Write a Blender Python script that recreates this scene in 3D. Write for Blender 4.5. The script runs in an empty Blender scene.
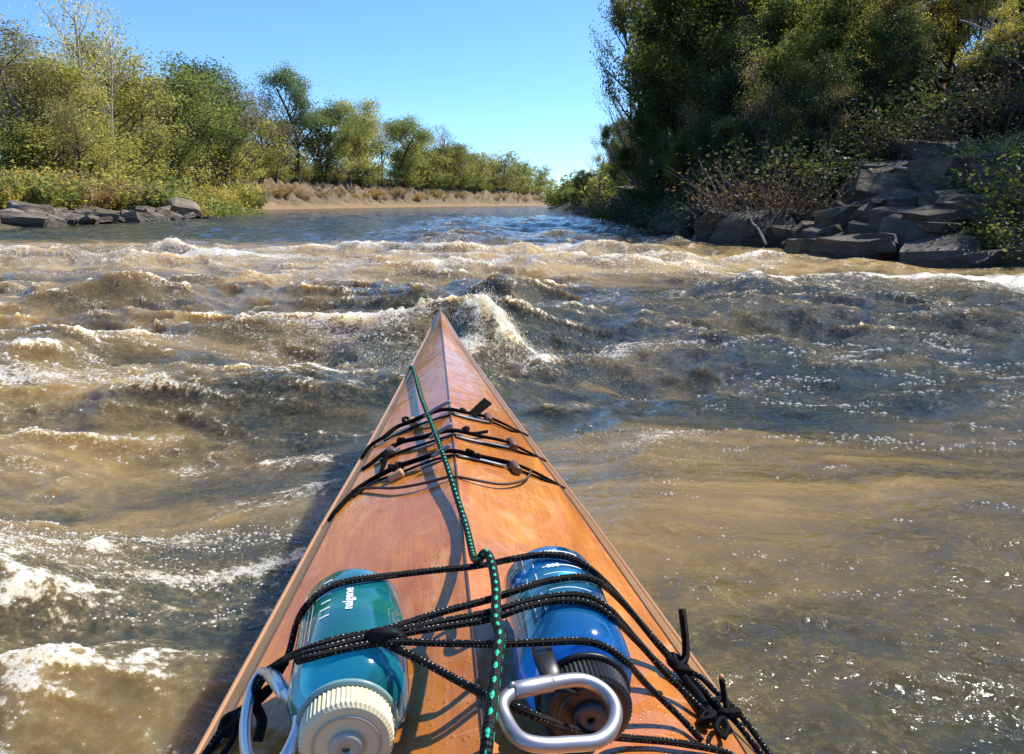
import bpy, bmesh, math, random
import numpy as np
from mathutils import Vector, Matrix, noise as mnoise
random.seed(7); RNG = np.random.default_rng(11)
SC = bpy.context.scene
COL = SC.collection
R = math.radians
CAMZ = 0.80; FPX = 740.0; PITCH = R(13.23)
CP, SP = math.cos(PITCH), math.sin(PITCH)

# ------------------------------------------------------------------ basics
def ray(px, py):
    u = (px - 512.0); v = (377.0 - py)
    return Vector((u, FPX * CP + v * SP, v * CP - FPX * SP))
def at(px, py, Y):            # point seen at a pixel, Y metres ahead
    d = ray(px, py); return Vector((0, 0, CAMZ)) + d * (Y / d.y)
def atz(px, py, z):           # point seen at a pixel, at height z
    d = ray(px, py); return Vector((0, 0, CAMZ)) + d * ((z - CAMZ) / d.z)
def to_px(p):
    y = p[1] * CP - (p[2] - CAMZ) * SP; v = p[1] * SP + (p[2] - CAMZ) * CP
    if y < .01: return (-999, -999)
    return (512 + p[0] / y * FPX, 377 - v / y * FPX)
def tag(o, label=None, cat=None, group=None, kind=None):
    if label: o['label'] = label
    if cat: o['category'] = cat
    if group: o['group'] = group
    if kind: o['kind'] = kind
    return o
LOC = {}
def empty(name, loc, rz=0):
    o = bpy.data.objects.new(name, None); COL.objects.link(o)
    o.location = loc; o.rotation_euler = (0, 0, rz); o.empty_display_size = .1
    LOC[o.name] = Vector(loc); return o
def wloc(p):
    return LOC.get(p.name, Vector((0, 0, 0))) if p is not None else Vector((0, 0, 0))
def mesh_obj(name, V, F, mat=None, parent=None, smooth=True, uv=None):
    """verts in world space; stored relative to the parent's place"""
    off = wloc(parent)
    me = bpy.data.meshes.new(name)
    me.from_pydata([tuple(Vector(v) - off) for v in V], [], F)
    if smooth: me.polygons.foreach_set('use_smooth', [True] * len(me.polygons))
    if uv is not None:
        l = me.uv_layers.new(name='UVMap')
        l.data.foreach_set('uv', [c for f in F for i in f for c in uv[i]])
    if mat: me.materials.append(mat)
    o = bpy.data.objects.new(name, me); COL.objects.link(o)
    if parent is not None: o.parent = parent; LOC[o.name] = off
    return o
class MB:
    def __init__(s): s.V = []; s.F = []; s.UV = []
    def add(s, V, F, UV=None):
        b = len(s.V); s.V += [tuple(v) for v in V]; s.F += [tuple(i + b for i in f) for f in F]
        s.UV += UV if UV else [(0, 0)] * len(V)
    def build(s, name, mat, parent=None, smooth=True): return mesh_obj(name, s.V, s.F, mat, parent, smooth, s.UV)
def grid_np(name, co, nr, nc, mat, attrs=None, wrap=False):
    """co: (nr*nc,3)"""
    me = bpy.data.meshes.new(name)
    i = np.arange(nr * nc, dtype=np.int32).reshape(nr, nc)
    if wrap: i = np.concatenate([i, i[:, :1]], 1)
    q = np.stack([i[:-1, :-1], i[:-1, 1:], i[1:, 1:], i[1:, :-1]], -1).reshape(-1, 4)
    me.vertices.add(len(co)); me.vertices.foreach_set('co', co.astype(np.float32).ravel())
    me.loops.add(q.size); me.loops.foreach_set('vertex_index', q.ravel())
    me.polygons.add(len(q)); me.polygons.foreach_set('loop_start', np.arange(0, q.size, 4, dtype=np.int32))
    me.polygons.foreach_set('loop_total', np.full(len(q), 4, np.int32))
    me.update(calc_edges=True)
    me.polygons.foreach_set('use_smooth', np.ones(len(q), bool))
    for k, a in (attrs or {}).items():
        t = me.attributes.new(k, 'FLOAT', 'POINT'); t.data.foreach_set('value', a.astype(np.float32).ravel())
    me.materials.append(mat)
    o = bpy.data.objects.new(name, me); COL.objects.link(o); return o
def catmull(P, n=6):
    P = [Vector(p) for p in P]
    if len(P) < 3: return P
    Q = [P[0] * 2 - P[1]] + P + [P[-1] * 2 - P[-2]]; out = []
    for i in range(1, len(Q) - 2):
        a, b, c, d = Q[i - 1], Q[i], Q[i + 1], Q[i + 2]
        for k in range(n):
            t = k / n
            out.append(.5 * (2 * b + (c - a) * t + (2 * a - 5 * b + 4 * c - d) * t * t + (3 * b - a - 3 * c + d) * t ** 3))
    out.append(P[-1]); return out
def tube(mb, P, r, sides=8, n=6, flat=1.0, closed=False, up=Vector((0, 0, 1))):
    if n: P = catmull(P, n)
    m = len(P); V = []; UV = []; F = []; L = 0
    for k, p in enumerate(P):
        if closed: t = P[(k + 1) % m] - P[k - 1]
        else: t = P[min(k + 1, m - 1)] - P[max(k - 1, 0)]
        t = t.normalized() if t.length > 1e-9 else Vector((1, 0, 0))
        s = t.cross(up); s = s.normalized() if s.length > 1e-4 else Vector((1, 0, 0))
        w = s.cross(t)
        rr = r(k / max(m - 1, 1)) if callable(r) else r
        if k: L += (P[k] - P[k - 1]).length
        for j in range(sides):
            a = 2 * math.pi * j / sides
            V.append(p + s * (math.cos(a) * rr) + w * (math.sin(a) * rr * flat)); UV.append((L * 100, j / sides))
    for k in range(m if closed else m - 1):
        k2 = (k + 1) % m
        for j in range(sides):
            j2 = (j + 1) % sides
            F.append((k * sides + j, k * sides + j2, k2 * sides + j2, k2 * sides + j))
    if not closed:
        F.append(tuple(range(sides))[::-1]); F.append(tuple((m - 1) * sides + j for j in range(sides)))
    mb.add(V, F, UV)
def lathe(mb, A, B, prof, seg=40, cap=True):
    """prof: list of (distance along A->B, radius)"""
    A = Vector(A); B = Vector(B); t = (B - A).normalized()
    s = t.cross(Vector((0, 0, 1))).normalized(); w = s.cross(t)
    V = []; F = []; UV = []
    for (d, r) in prof:
        for j in range(seg):
            a = 2 * math.pi * j / seg
            V.append(A + t * d + s * math.cos(a) * r + w * math.sin(a) * r); UV.append((d * 100, j / seg))
    for k in range(len(prof) - 1):
        for j in range(seg):
            j2 = (j + 1) % seg
            F.append((k * seg + j, (k + 1) * seg + j, (k + 1) * seg + j2, k * seg + j2))
    if cap: F.append(tuple(range(seg))); F.append(tuple((len(prof) - 1) * seg + j for j in range(seg))[::-1])
    mb.add(V, F, UV)
def lump(mb, c, rx, ry, rz, seed=0, rough=.25, seg=10):
    c = Vector(c); V = []; F = []
    for i in range(seg // 2 + 1):
        th = math.pi * i / (seg // 2)
        for j in range(seg):
            ph = 2 * math.pi * j / seg
            d = Vector((math.sin(th) * math.cos(ph), math.sin(th) * math.sin(ph), math.cos(th)))
            k = 1 + rough * mnoise.noise(d * 1.7 + Vector((seed * 3.1, 0, 0)))
            V.append(c + Vector((d.x * rx * k, d.y * ry * k, d.z * rz * k)))
    for i in range(seg // 2):
        for j in range(seg):
            j2 = (j + 1) % seg
            F.append((i * seg + j, (i + 1) * seg + j, (i + 1) * seg + j2, i * seg + j2))
    mb.add(V, F)
# ------------------------------------------------------------------ numpy gradient noise
def _h(ix, iy, s):
    n = (ix.astype(np.int64) * 374761393 + iy.astype(np.int64) * 668265263 + s * 974634777) & 0xffffffff
    n = ((n ^ (n >> 13)) * 1274126177) & 0xffffffff
    n = (n ^ (n >> 16)) & 0xffffffff
    return n.astype(np.float64) * (2 * math.pi / 4294967296.0)
def gn(x, y, s=0):
    x = np.asarray(x, float); y = np.asarray(y, float)
    ix = np.floor(x); iy = np.floor(y); fx = x - ix; fy = y - iy
    def g(a, b):
        t = _h(ix + a, iy + b, s); return np.cos(t) * (fx - a) + np.sin(t) * (fy - b)
    u = fx * fx * fx * (fx * (fx * 6 - 15) + 10); v = fy * fy * fy * (fy * (fy * 6 - 15) + 10)
    return 1.5 * ((g(0, 0) * (1 - u) + g(1, 0) * u) * (1 - v) + (g(0, 1) * (1 - u) + g(1, 1) * u) * v)
def fbm(x, y, s=0, o=4):
    r = 0; a = 1
    for k in range(o): r = r + a * gn(x * 2 ** k, y * 2 ** k, s + k * 17); a *= .5
    return r
def ridged(x, y, s=0, p=2.0):
    return (1 - np.clip(np.abs(gn(x, y, s)) * 1.35, 0, 1)) ** p
def sst(a, b, x):
    t = np.clip((x - a) / (b - a), 0, 1); return t * t * (3 - 2 * t)

# ------------------------------------------------------------------ node helpers
def mat(name):
    m = bpy.data.materials.new(name); m.use_nodes = True
    nt = m.node_tree; b = nt.nodes['Principled BSDF']; return m, nt, b
def N(nt, typ, **kw):
    n = nt.nodes.new(typ)
    for k, v in kw.items(): setattr(n, k, v)
    return n
def setv(n, **kw):
    for k, v in kw.items(): n.inputs[k.replace('_', ' ')].default_value = v
def mathn(nt, op, a, b=None, c=None, clamp=False):
    n = N(nt, 'ShaderNodeMath', operation=op); n.use_clamp = clamp
    for i, x in enumerate((a, b, c)):
        if x is None: continue
        if isinstance(x, (int, float)): n.inputs[i].default_value = x
        else: nt.links.new(x, n.inputs[i])
    return n.outputs[0]
def mixc(nt, f, a, b, mode='MIX'):
    n = N(nt, 'ShaderNodeMix', data_type='RGBA', blend_type=mode)
    for i, x in ((0, f), (6, a), (7, b)):
        if isinstance(x, (int, float)): n.inputs[i].default_value = x
        elif isinstance(x, tuple): n.inputs[i].default_value = x if len(x) == 4 else (*x, 1)
        else: nt.links.new(x, n.inputs[i])
    return n.outputs[2]
def noise_n(nt, vec, scale, detail=4, rough=.55, dist=0.0, kind='ShaderNodeTexNoise'):
    n = N(nt, kind); n.inputs['Scale'].default_value = scale
    n.inputs['Detail'].default_value = detail; n.inputs['Roughness'].default_value = rough
    if 'Distortion' in n.inputs: n.inputs['Distortion'].default_value = dist
    if vec is not None: nt.links.new(vec, n.inputs['Vector'])
    return n.outputs[0]
def ramp(nt, f, stops, mode='LINEAR'):
    n = N(nt, 'ShaderNodeValToRGB'); n.color_ramp.interpolation = mode; e = n.color_ramp.elements
    while len(e) < len(stops): e.new(.5)
    for k, (p, c) in enumerate(stops):
        e[k].position = p; e[k].color = (*c, 1) if len(c) == 3 else c
    nt.links.new(f, n.inputs[0]); return n.outputs[0]
def ss(nt, f, a, b):
    n = N(nt, 'ShaderNodeMapRange', interpolation_type='SMOOTHSTEP'); nt.links.new(f, n.inputs[0])
    n.inputs[1].default_value = a; n.inputs[2].default_value = b; return n.outputs[0]
def mapping(nt, vec, scale=(1, 1, 1), rot=(0, 0, 0)):
    n = N(nt, 'ShaderNodeMapping'); nt.links.new(vec, n.inputs[0]); n.inputs['Scale'].default_value = scale
    n.inputs['Rotation'].default_value = rot; return n.outputs[0]
def bump(nt, h, dist, strength=1.0, normal=None):
    n = N(nt, 'ShaderNodeBump'); n.inputs['Distance'].default_value = dist; n.inputs['Strength'].default_value = strength
    nt.links.new(h, n.inputs['Height'])
    if normal is not None: nt.links.new(normal, n.inputs['Normal'])
    return n.outputs[0]
def simple(name, col, rough=.5, metal=0.0, spec=None, coat=0):
    m, nt, b = mat(name); setv(b, Base_Color=(*col, 1), Roughness=rough, Metallic=metal)
    if coat: b.inputs['Coat Weight'].default_value = coat
    return m

# ------------------------------------------------------------------ camera, sun, sky
cam = bpy.data.cameras.new('camera'); cam.sensor_width = 36; cam.lens = 36 * FPX / 1024
cam.clip_start = .02; cam.clip_end = 6000
camo = bpy.data.objects.new('camera', cam); COL.objects.link(camo)
camo.location = (0, 0, CAMZ); camo.rotation_euler = (math.pi / 2 - PITCH, 0, 0); SC.camera = camo
SUN_AZ, SUN_EL = R(57), R(49)      # azimuth to the right of straight ahead
sd = Vector((math.sin(SUN_AZ) * math.cos(SUN_EL), math.cos(SUN_AZ) * math.cos(SUN_EL), math.sin(SUN_EL)))
sl = bpy.data.lights.new('sun', 'SUN'); sl.energy = 4.9; sl.angle = R(.53); sl.color = (1, .93, .82)
so = bpy.data.objects.new('sun', sl); COL.objects.link(so); so.location = (30, 30, 40)
so.rotation_euler = sd.to_track_quat('Z', 'Y').to_euler()
W = bpy.data.worlds.new('World'); SC.world = W; W.use_nodes = True
wn = W.node_tree; bg = wn.nodes['Background']; sky = wn.nodes.new('ShaderNodeTexSky')
sky.sky_type = 'NISHITA'; sky.sun_disc = False; sky.sun_elevation = SUN_EL; sky.sun_rotation = SUN_AZ
sky.altitude = 200; sky.air_density = .9; sky.dust_density = .05; sky.ozone_density = 3.0
sg_ = wn.nodes.new('ShaderNodeMix'); sg_.data_type = 'RGBA'; sg_.blend_type = 'MULTIPLY'; sg_.inputs[0].default_value = 1; sg_.inputs[7].default_value = (.72, 1.0, 1.28, 1)
wn.links.new(sky.outputs[0], sg_.inputs[6]); wn.links.new(sg_.outputs[2], bg.inputs[0]); bg.inputs[1].default_value = .125
SC.view_settings.view_transform = 'Standard'; SC.view_settings.look = 'None'
SC.view_settings.exposure = 0.5; SC.view_settings.gamma = 1.0
SC.render.engine = 'CYCLES'
cy = SC.cycles; cy.use_denoising = True; cy.max_bounces = 7; cy.transparent_max_bounces = 12
cy.diffuse_bounces = 3; cy.glossy_bounces = 3; cy.transmission_bounces = 6
cy.caustics_reflective = False; cy.caustics_refractive = False; cy.sample_clamp_indirect = 2.5; cy.sample_clamp_direct = 5
# ------------------------------------------------------------------ land
LEFT = [(-18, -60), (-17, 0), (-16.2, 24), (-16.6, 33), (-15.9, 39), (-18.5, 42), (-25, 55), (-31, 85), (-28, 110), (-21, 150), (-6, 200), (18, 260), (60, 330), (150, 420), (400, 600)]
RIGHT = [(16, -60), (13.5, -8), (10.5, 3), (7.2, 9.2), (5.4, 11.3), (4.9, 14), (4.8, 20), (5.5, 31), (6, 50), (5.6, 85), (5.2, 112), (9, 128), (30, 165), (90, 240), (300, 400)]
def chain_dist(x, y, ch):
    """distance to the polyline, signed + to the left of its direction; and the y of the nearest point"""
    best = np.full(x.shape, 1e9); sg = np.zeros(x.shape); ny = np.zeros(x.shape)
    for (a, b), (c, d) in zip(ch[:-1], ch[1:]):
        dx, dy = c - a, d - b; L2 = dx * dx + dy * dy
        t = np.clip(((x - a) * dx + (y - b) * dy) / L2, 0, 1)
        px = x - a - t * dx; py = y - b - t * dy; D = np.hypot(px, py)
        s = np.sign(dx * (y - b) - dy * (x - a)); m = D < best - 1e-6
        best = np.where(m, D, best); sg = np.where(m, s, sg); ny = np.where(m, b + t * dy, ny)
    return best, sg, ny
def land(x, y):
    x = np.asarray(x, float); y = np.asarray(y, float)
    wob = .35 * gn(x * .35, y * .35, 5)
    dl, sgl, yl = chain_dist(x, y, LEFT); dr, sgr, yr = chain_dist(x, y, RIGHT)
    dl = dl * sgl; dr = -dr * sgr           # positive = on land
    dl = dl + wob * np.clip(yl / 60, .3, 2); dr = dr + wob
    nearL = np.interp(dl, [-8, -1, 0, 1.5, 4, 9, 16, 60, 400], [-1.6, -.3, 0, .35, .6, 1.2, 2.2, 4.5, 9])
    farL = np.interp(dl, [-8, -1, 0, 2.5, 5, 8.5, 12, 60, 400], [-1.6, -.2, 0, .4, 1.0, 3.5, 4.0, 5.5, 9])
    k = sst(46, 70, yl); hl = nearL * (1 - k) + farL * k
    nearR = np.interp(dr, [-4, -.6, 0, 1, 3, 6, 11, 20, 60, 400], [-1.3, -.35, 0, .45, 1.3, 2.5, 5.4, 8.2, 11, 14])
    farR = np.interp(dr, [-4, -.6, 0, 2, 6, 40, 400], [-1.3, -.35, 0, .9, 1.6, 3, 6])
    k = sst(48, 85, yr); hr = nearR * (1 - k) + farR * k
    h = np.maximum(hl, hr)
    out = np.clip(np.maximum(dl, dr), 0, 6) / 6
    h = h + out * (.35 * fbm(x * .25, y * .25, 9, 3) + .12 * fbm(x * 1.3, y * 1.3, 19, 3))
    cut = sst(55, 75, yl) * sst(3.5, 6, dl) * (1 - sst(11, 13, dl))
    h = h + cut * (.9 * ridged(x * .45 + y * .1, y * .45, 31) + .5 * gn(x * 1.3, y * 1.3, 33))
    return h, dl, dr, yl
def gz(x, y): return float(land(np.array([x]), np.array([y]))[0][0])

m_ground, nt, b = mat('leaf_litter_and_soil')
tc = N(nt, 'ShaderNodeNewGeometry').outputs['Position']
n1 = noise_n(nt, tc, .5, 6); n2 = noise_n(nt, tc, 6, 5, .7)
c = ramp(nt, n1, [(.3, (.07, .055, .03)), (.5, (.11, .10, .035)), (.68, (.15, .11, .06))])
c = mixc(nt, .5, c, ramp(nt, n2, [(.3, (.05, .035, .02)), (.7, (.22, .16, .085))]))
at_m = N(nt, 'ShaderNodeAttribute', attribute_name='mud').outputs['Fac']
at_c = N(nt, 'ShaderNodeAttribute', attribute_name='cut').outputs['Fac']
n3 = noise_n(nt, mapping(nt, tc, (.6, .6, 3)), 1.2, 5)
c = mixc(nt, at_c, c, ramp(nt, n3, [(.3, (.085, .060, .034)), (.5, (.20, .135, .075)), (.62, (.13, .115, .05)), (.78, (.26, .18, .10))]))
c = mixc(nt, at_m, c, ramp(nt, noise_n(nt, tc, 2.5, 4), [(.3, (.22, .135, .065)), (.7, (.36, .235, .12))]))
nt.links.new(c, b.inputs['Base Color']); setv(b, Roughness=.9)
nt.links.new(bump(nt, n2, .12), b.inputs['Normal'])
gx = np.unique(np.concatenate([np.linspace(-62, 40, 300), -62 - np.geomspace(1, 1400, 50), 40 + np.geomspace(1, 1400, 50)]))
gy = np.unique(np.concatenate([np.linspace(-12, 50, 180), np.linspace(50, 160, 200), 160 + np.geomspace(1, 2500, 110), -12 - np.geomspace(1, 900, 30)]))
X, Y = np.meshgrid(gx, gy)
H, DL, DR, YL = land(X.ravel(), Y.ravel())
k = sst(44, 60, YL)
mud = k * sst(-2, -.5, DL) * (1 - sst(2.2, 4.5, DL + 1.6 * gn(X.ravel() * .3, Y.ravel() * .3, 3)))
cut = k * sst(2.0, 4.5, DL) * (1 - sst(10, 12.5, DL))
g = grid_np('ground', np.stack([X.ravel(), Y.ravel(), H], 1), len(gy), len(gx), m_ground, {'mud': mud, 'cut': cut})
tag(g, kind='structure')

# ------------------------------------------------------------------ water
KX0, KY0, KX1, KY1 = -.251, 2.56, -.024, .52     # kayak axis, bow to foredeck
KL = math.hypot(KX1 - KX0, KY1 - KY0); KA = ((KX1 - KX0) / KL, (KY1 - KY0) / KL); KB = (-KA[1], KA[0])
def kayak_uv(x, y):
    return (x - KX0) * KA[0] + (y - KY0) * KA[1], -((x - KX0) * KB[0] + (y - KY0) * KB[1])
# standing waves: x, y, half length across, half width along the flow, turn (deg), height, foam
WAVES = [
 (-.03, 4.05, .30, .24, 0, .34, 1.3), (-1.05, 4.7, .62, .42, -8, .22, .8), (-.35, 3.75, .3, .3, 10, .10, .8), (.62, 3.9, .45, .35, 12, .09, .6),
 (-.15, 5.5, .9, .45, 5, .16, .5), (1.5, 5.2, 1.0, .5, -12, .12, .35),
 (-2.2, 3.2, 1.1, .3, 14, .07, .55), (-1.15, 1.60, .17, .12, -30, .13, .58), (-.88, 1.50, .17, .10, -25, .13, .62), (-.50, 1.70, .32, .08, 32, .04, .70), (-.74, 1.42, .16, .07, 20, .03, .66), (-.95, 1.20, .14, .05, 8, .012, .52), (-.62, 2.15, .2, .05, 25, .012, .6), (-1.6, 2.6, .5, .06, 10, .02, .55), (-1.9, 2.2, .4, .06, -12, .02, .5),
 (-1.0, 9.0, 1.0, .55, 4, .34, .8), (-4.6, 10.5, 1.6, .6, -5, .30, .8), (-5.4, 12.2, .5, .35, 0, .30, 1.0), (-7.8, 10.6, 1.5, .6, 8, .26, .8), (1.3, 9.6, 1.3, .5, -4, .26, .9), (-2.6, 8.0, 1.1, .5, 10, .18, .5),
 (3.0, 10.4, 1.1, .5, -10, .2, .9), (-.9, 12.2, .7, .4, 3, .36, .8), (-2.9, 12.6, 1.1, .4, -3, .24, .8), (1.4, 12.6, 1.2, .5, 8, .25, .7), (3.2, 14.5, .9, .4, -10, .2, .5),
 (-.6, 15.5, .9, .5, 0, .25, .4), (.9, 18.5, 1.1, .6, 0, .22, .6), (-1.4, 17.5, .8, .5, 8, .22, .5), (2.6, 20.5, 1.2, .6, 0, .2, .3), (-.4, 22, 1.1, .6, 0, .2, .4), (1.6, 25.5, 1.4, .7, 0, .2, .4), (3.2, 29, 1.4, .8, 0, .18, .2), (-.9, 29, 1.4, .8, 0, .16, .2),
 (-3.4, 6.2, 1.2, .4, -6, .12, .35), (-5.3, 7.8, 1.3, .5, 8, .14, .4), (3.0, 4.6, .9, .3, 20, .05, .15), (4.6, 7.7, 1.3, .35, -24, .12, 1.0), (2.9, 8.2, 1.0, .35, -12, .1, .8), (5.4, 6.4, .8, .3, -30, .08, .9),
 (2.2, 3.0, .7, .25, -20, .03, .1), (.45, 2.35, .25, .16, 20, .05, .6), (-3.2, 4.3, .7, .3, 0, .09, .4),
]
def ocean_tile(n, size, peak, seed, chop=1.0, aniso=.35, lo=.0):
    """a periodic patch of choppy water surface from a wave spectrum: unit-rms height, sideways shift, crest measure"""
    rg = np.random.default_rng(seed); k1 = np.fft.fftfreq(n, size / n) * 2 * np.pi
    kx, ky = np.meshgrid(k1, k1); k = np.hypot(kx, ky); k[0, 0] = 1
    kp = 2 * np.pi / peak
    P = np.exp(-1.25 * (kp / k) ** 2) * k ** -4.3 * np.exp(-(k * peak / 90) ** 2)
    P *= aniso + (1 - aniso) * (ky / k) ** 2; P[0, 0] = 0
    hk = (rg.normal(size=(n, n)) + 1j * rg.normal(size=(n, n))) * np.sqrt(P)
    h = np.fft.ifft2(hk).real; sc = 1 / h.std(); h = h * sc
    dx = np.fft.ifft2(-1j * kx / k * hk).real * sc * chop; dy = np.fft.ifft2(-1j * ky / k * hk).real * sc * chop
    fr = np.fft.ifft2(k * hk).real * sc; fr = fr / fr.std()
    return (size, n, np.stack([h, -dx, -dy, fr], -1))
def tsample(T, x, y, rot=0.0):
    size, n, D = T; c, s_ = math.cos(rot), math.sin(rot)
    u = (x * c + y * s_) / size * n; v = (-x * s_ + y * c) / size * n
    iu = np.floor(u); iv = np.floor(v); fu = (u - iu)[:, None]; fv = (v - iv)[:, None]
    i0 = iu.astype(int) % n; j0 = iv.astype(int) % n; i1 = (i0 + 1) % n; j1 = (j0 + 1) % n
    r_ = (D[j0, i0] * (1 - fu) + D[j0, i1] * fu) * (1 - fv) + (D[j1, i0] * (1 - fu) + D[j1, i1] * fu) * fv
    h, dx, dy, f = r_.T
    return h, dx * c - dy * s_, dx * s_ + dy * c, f
T1 = ocean_tile(1024, 11.3, 2.1, 1, .55, .30); T2 = ocean_tile(512, 3.7, .62, 2, .75, .5); T3 = ocean_tile(512, 1.31, .17, 3, .6, .6)
def water(x, y):
    x = np.asarray(x, float); y = np.asarray(y, float); d = np.hypot(x, y)
    wx = x + .30 * gn(x * .55, y * .55, 41) + .05 * gn(x * 2.6, y * 2.6, 42)
    wy = y + .30 * gn(x * .55, y * .55, 43) + .05 * gn(x * 2.6, y * 2.6, 44)
    # how rough the river runs here
    band = sst(6.0, 8.5, y + .25 * x) * (1 - sst(13, 15.5, y + .1 * x))
    tail = sst(12, 15, y) * (1 - sst(30, 60, y)) * sst(-5.5, -1.5, x + .02 * y)
    near = (1 - sst(7, 10, y)) * (.50 + .30 * sst(1.2, -.8, x) + .20 * sst(3, 5, y))
    calm = sst(.15, .7, x) * sst(3.4, 2.2, y)
    E = np.maximum(np.maximum(near * (1 - .62 * calm), band * (.85 - .25 * sst(2.5, 5, x))), tail * .75)
    E = np.maximum(E, .12 + .20 * (1 - sst(60, 160, y)))
    f1 = 1 - sst(40, 110, d); f2 = 1 - sst(14, 34, d); f3 = 1 - sst(4.5, 11, d)
    h1, a1, b1, c1 = tsample(T1, wx, wy, .1); h2, a2, b2, c2 = tsample(T2, wx + .2 * h1, wy, -.25); h3, a3, b3, c3 = tsample(T3, wx, wy + .03 * h2, .4)
    mod2 = .55 + .9 * np.clip(.5 + fbm(x * .6, y * .8, 46, 2), 0, 1.2); mod3 = .4 + 1.2 * np.clip(.5 + fbm(x * 1.3, y * 1.7, 47, 2), 0, 1.3)
    A1 = (.055 + .022 * sst(2.2, 3.6, y) * (1 - sst(7, 9, y))) * E * f1; rb = 1 + .25 * sst(1.8, 2.8, y + .3 * np.abs(x)) * (1 - sst(8, 10, y)); A2 = .0112 * E * f2 * mod2 * rb; A3 = .0031 * (E * .8 + .12) * f3 * mod3 * rb
    h = A1 * h1 + A2 * h2 + A3 * h3
    dx = A1 * a1 + A2 * a2 + A3 * a3; dy = A1 * b1 + A2 * b2 + A3 * b3
    # far ripples on the smooth reach
    h = h + .009 * gn(x * .9, y * 3.5, 61) * sst(10, 16, d) * (1 - sst(60, 200, d))
    foam = np.zeros(x.shape)
    n_f = fbm(wx * 2.2, wy * 3.2, 71, 4)
    for i, (cx, cy_, lx, ly, ang, hh, ff) in enumerate(WAVES):
        if cy_ > 7: hh = hh * .68
        m = (np.abs(x - cx) < 3.2 * max(lx, ly) + .5) & (np.abs(y - cy_) < 3.2 * max(lx, ly) + .5)
        if not m.any(): continue
        a = R(ang); xx = wx[m] - cx; yy = wy[m] - cy_
        p = xx * math.cos(a) + yy * math.sin(a); q = -xx * math.sin(a) + yy * math.cos(a)
        q = q + .25 * ly * np.sin(p / lx * 2.1 + i)
        lump_ = .78 + .45 * gn(wx[m] * 2.0, wy[m] * 2.0, 80 + i) + .12 * gn(wx[m] * 7, wy[m] * 7, 90 + i)
        prof = np.exp(-(p / lx) ** 2) * (np.exp(-np.abs(q / ly) ** 1.6) - .28 * np.exp(-((q + 1.5 * ly) / ly) ** 2))
        h[m] += hh * prof * lump_; dy[m] -= .35 * hh * prof * np.clip(q / ly + .6, -.5, 1)
        fz = np.exp(-(p / (lx * 1.15)) ** 2) * (np.exp(-((q - .25 * ly) / (ly * .6)) ** 2) + .35 * np.exp(-((q + 1.1 * ly) / (ly * 1.3)) ** 2))
        foam[m] = np.maximum(foam[m], ff * fz)
    crest = np.clip(.22 * c1 + .20 * c2 + .10 * c3 + .35 * n_f, 0, 1.2) * sst(.15, .8, E)
    lace = sst(.1, .8, n_f + .15 * c2) * sst(.25, .6, E)
    foam = np.maximum(foam, .75 * crest); foam = np.maximum(foam, .40 * lace)
    foam = foam + .22 * np.exp(-((x + .95) / .5) ** 2 - ((y - 1.45) / .33) ** 2) * (.6 + n_f)
    uh, sh = kayak_uv(x, y); wh = np.interp(uh, [0, .3, .95, 1.5, 2.2, 3.4, 5.2], [.0, .05, .135, .21, .285, .295, .0])
    foam = foam + .42 * np.exp(-((np.abs(sh) - wh - .03) / .05) ** 2) * sst(-.1, .1, uh) * sst(5.3, 5.0, uh) * (.7 + .8 * n_f)
    foam = foam + .15 * band + .05 * E + .09 * sst(-.3, -1.2, x) * (1 - sst(5, 8, y))
    fr = np.clip(foam - .2, 0, 1) ** 1.3
    h = h + fr * (.020 * gn(x * 8, y * 10, 101) + .010 * gn(x * 19, y * 23, 102) * (1 - sst(7, 14, d)) + .005 * gn(x * 44, y * 50, 103) * (1 - sst(4, 8, d)))
    sp_ = np.exp(-((x + .03) / .34) ** 2 - ((y - 4.02) / .27) ** 2); th_ = np.arctan2(y - 3.75, x + .03)
    h = h + sp_ * (.05 * gn(th_ * 3.2, d * 2.0, 131) + .035 * gn(x * 14, y * 14, 132) + .018 * gn(x * 34, y * 34, 133))
    # the hull lies in its own hollow
    u, s = kayak_uv(x, y)
    kk = np.exp(-(np.clip(np.abs(s) - .16, 0, 9) / .3) ** 2) * sst(-.5, .25, u)
    h = h * (1 - .8 * kk); dx = dx * (1 - kk); dy = dy * (1 - kk)
    h = np.where((u > .1) & (np.abs(s) < .2), np.minimum(h, .08), h)
    return h, np.clip(foam, 0, 1.3), E, dx, dy

m_water, nt, b = mat('muddy_river_water')
tc = N(nt, 'ShaderNodeNewGeometry').outputs['Position']
fo = N(nt, 'ShaderNodeAttribute', attribute_name='foam').outputs['Fac']
fine = N(nt, 'ShaderNodeAttribute', attribute_name='fine').outputs['Fac']
silt_and_shade = noise_n(nt, mapping(nt, tc, (.45, 1.1, .6)), 1.1, 5, .6, 1.4)
painted_tone = N(nt, 'ShaderNodeAttribute', attribute_name='silt_and_shade').outputs['Fac']  # per-place tone with tree shade and sunlight painted in
silt_and_shade = mathn(nt, 'ADD', painted_tone, mathn(nt, 'MULTIPLY_ADD', silt_and_shade, 2.0, -1.0), clamp=True)
c = ramp(nt, silt_and_shade, [(0, (.026, .034, .019)), (.30, (.082, .068, .026)), (.58, (.21, .145, .050)), (.85, (.41, .280, .100)), (1, (.54, .375, .145))])  # silt browns; the dark green end stands in for shade and reflected trees
wc = noise_n(nt, tc, 7, 4, .6)
cxyz = N(nt, 'ShaderNodeCombineXYZ'); wv = N(nt, 'ShaderNodeVectorMath', operation='ADD'); nt.links.new(tc, wv.inputs[0])
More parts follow.
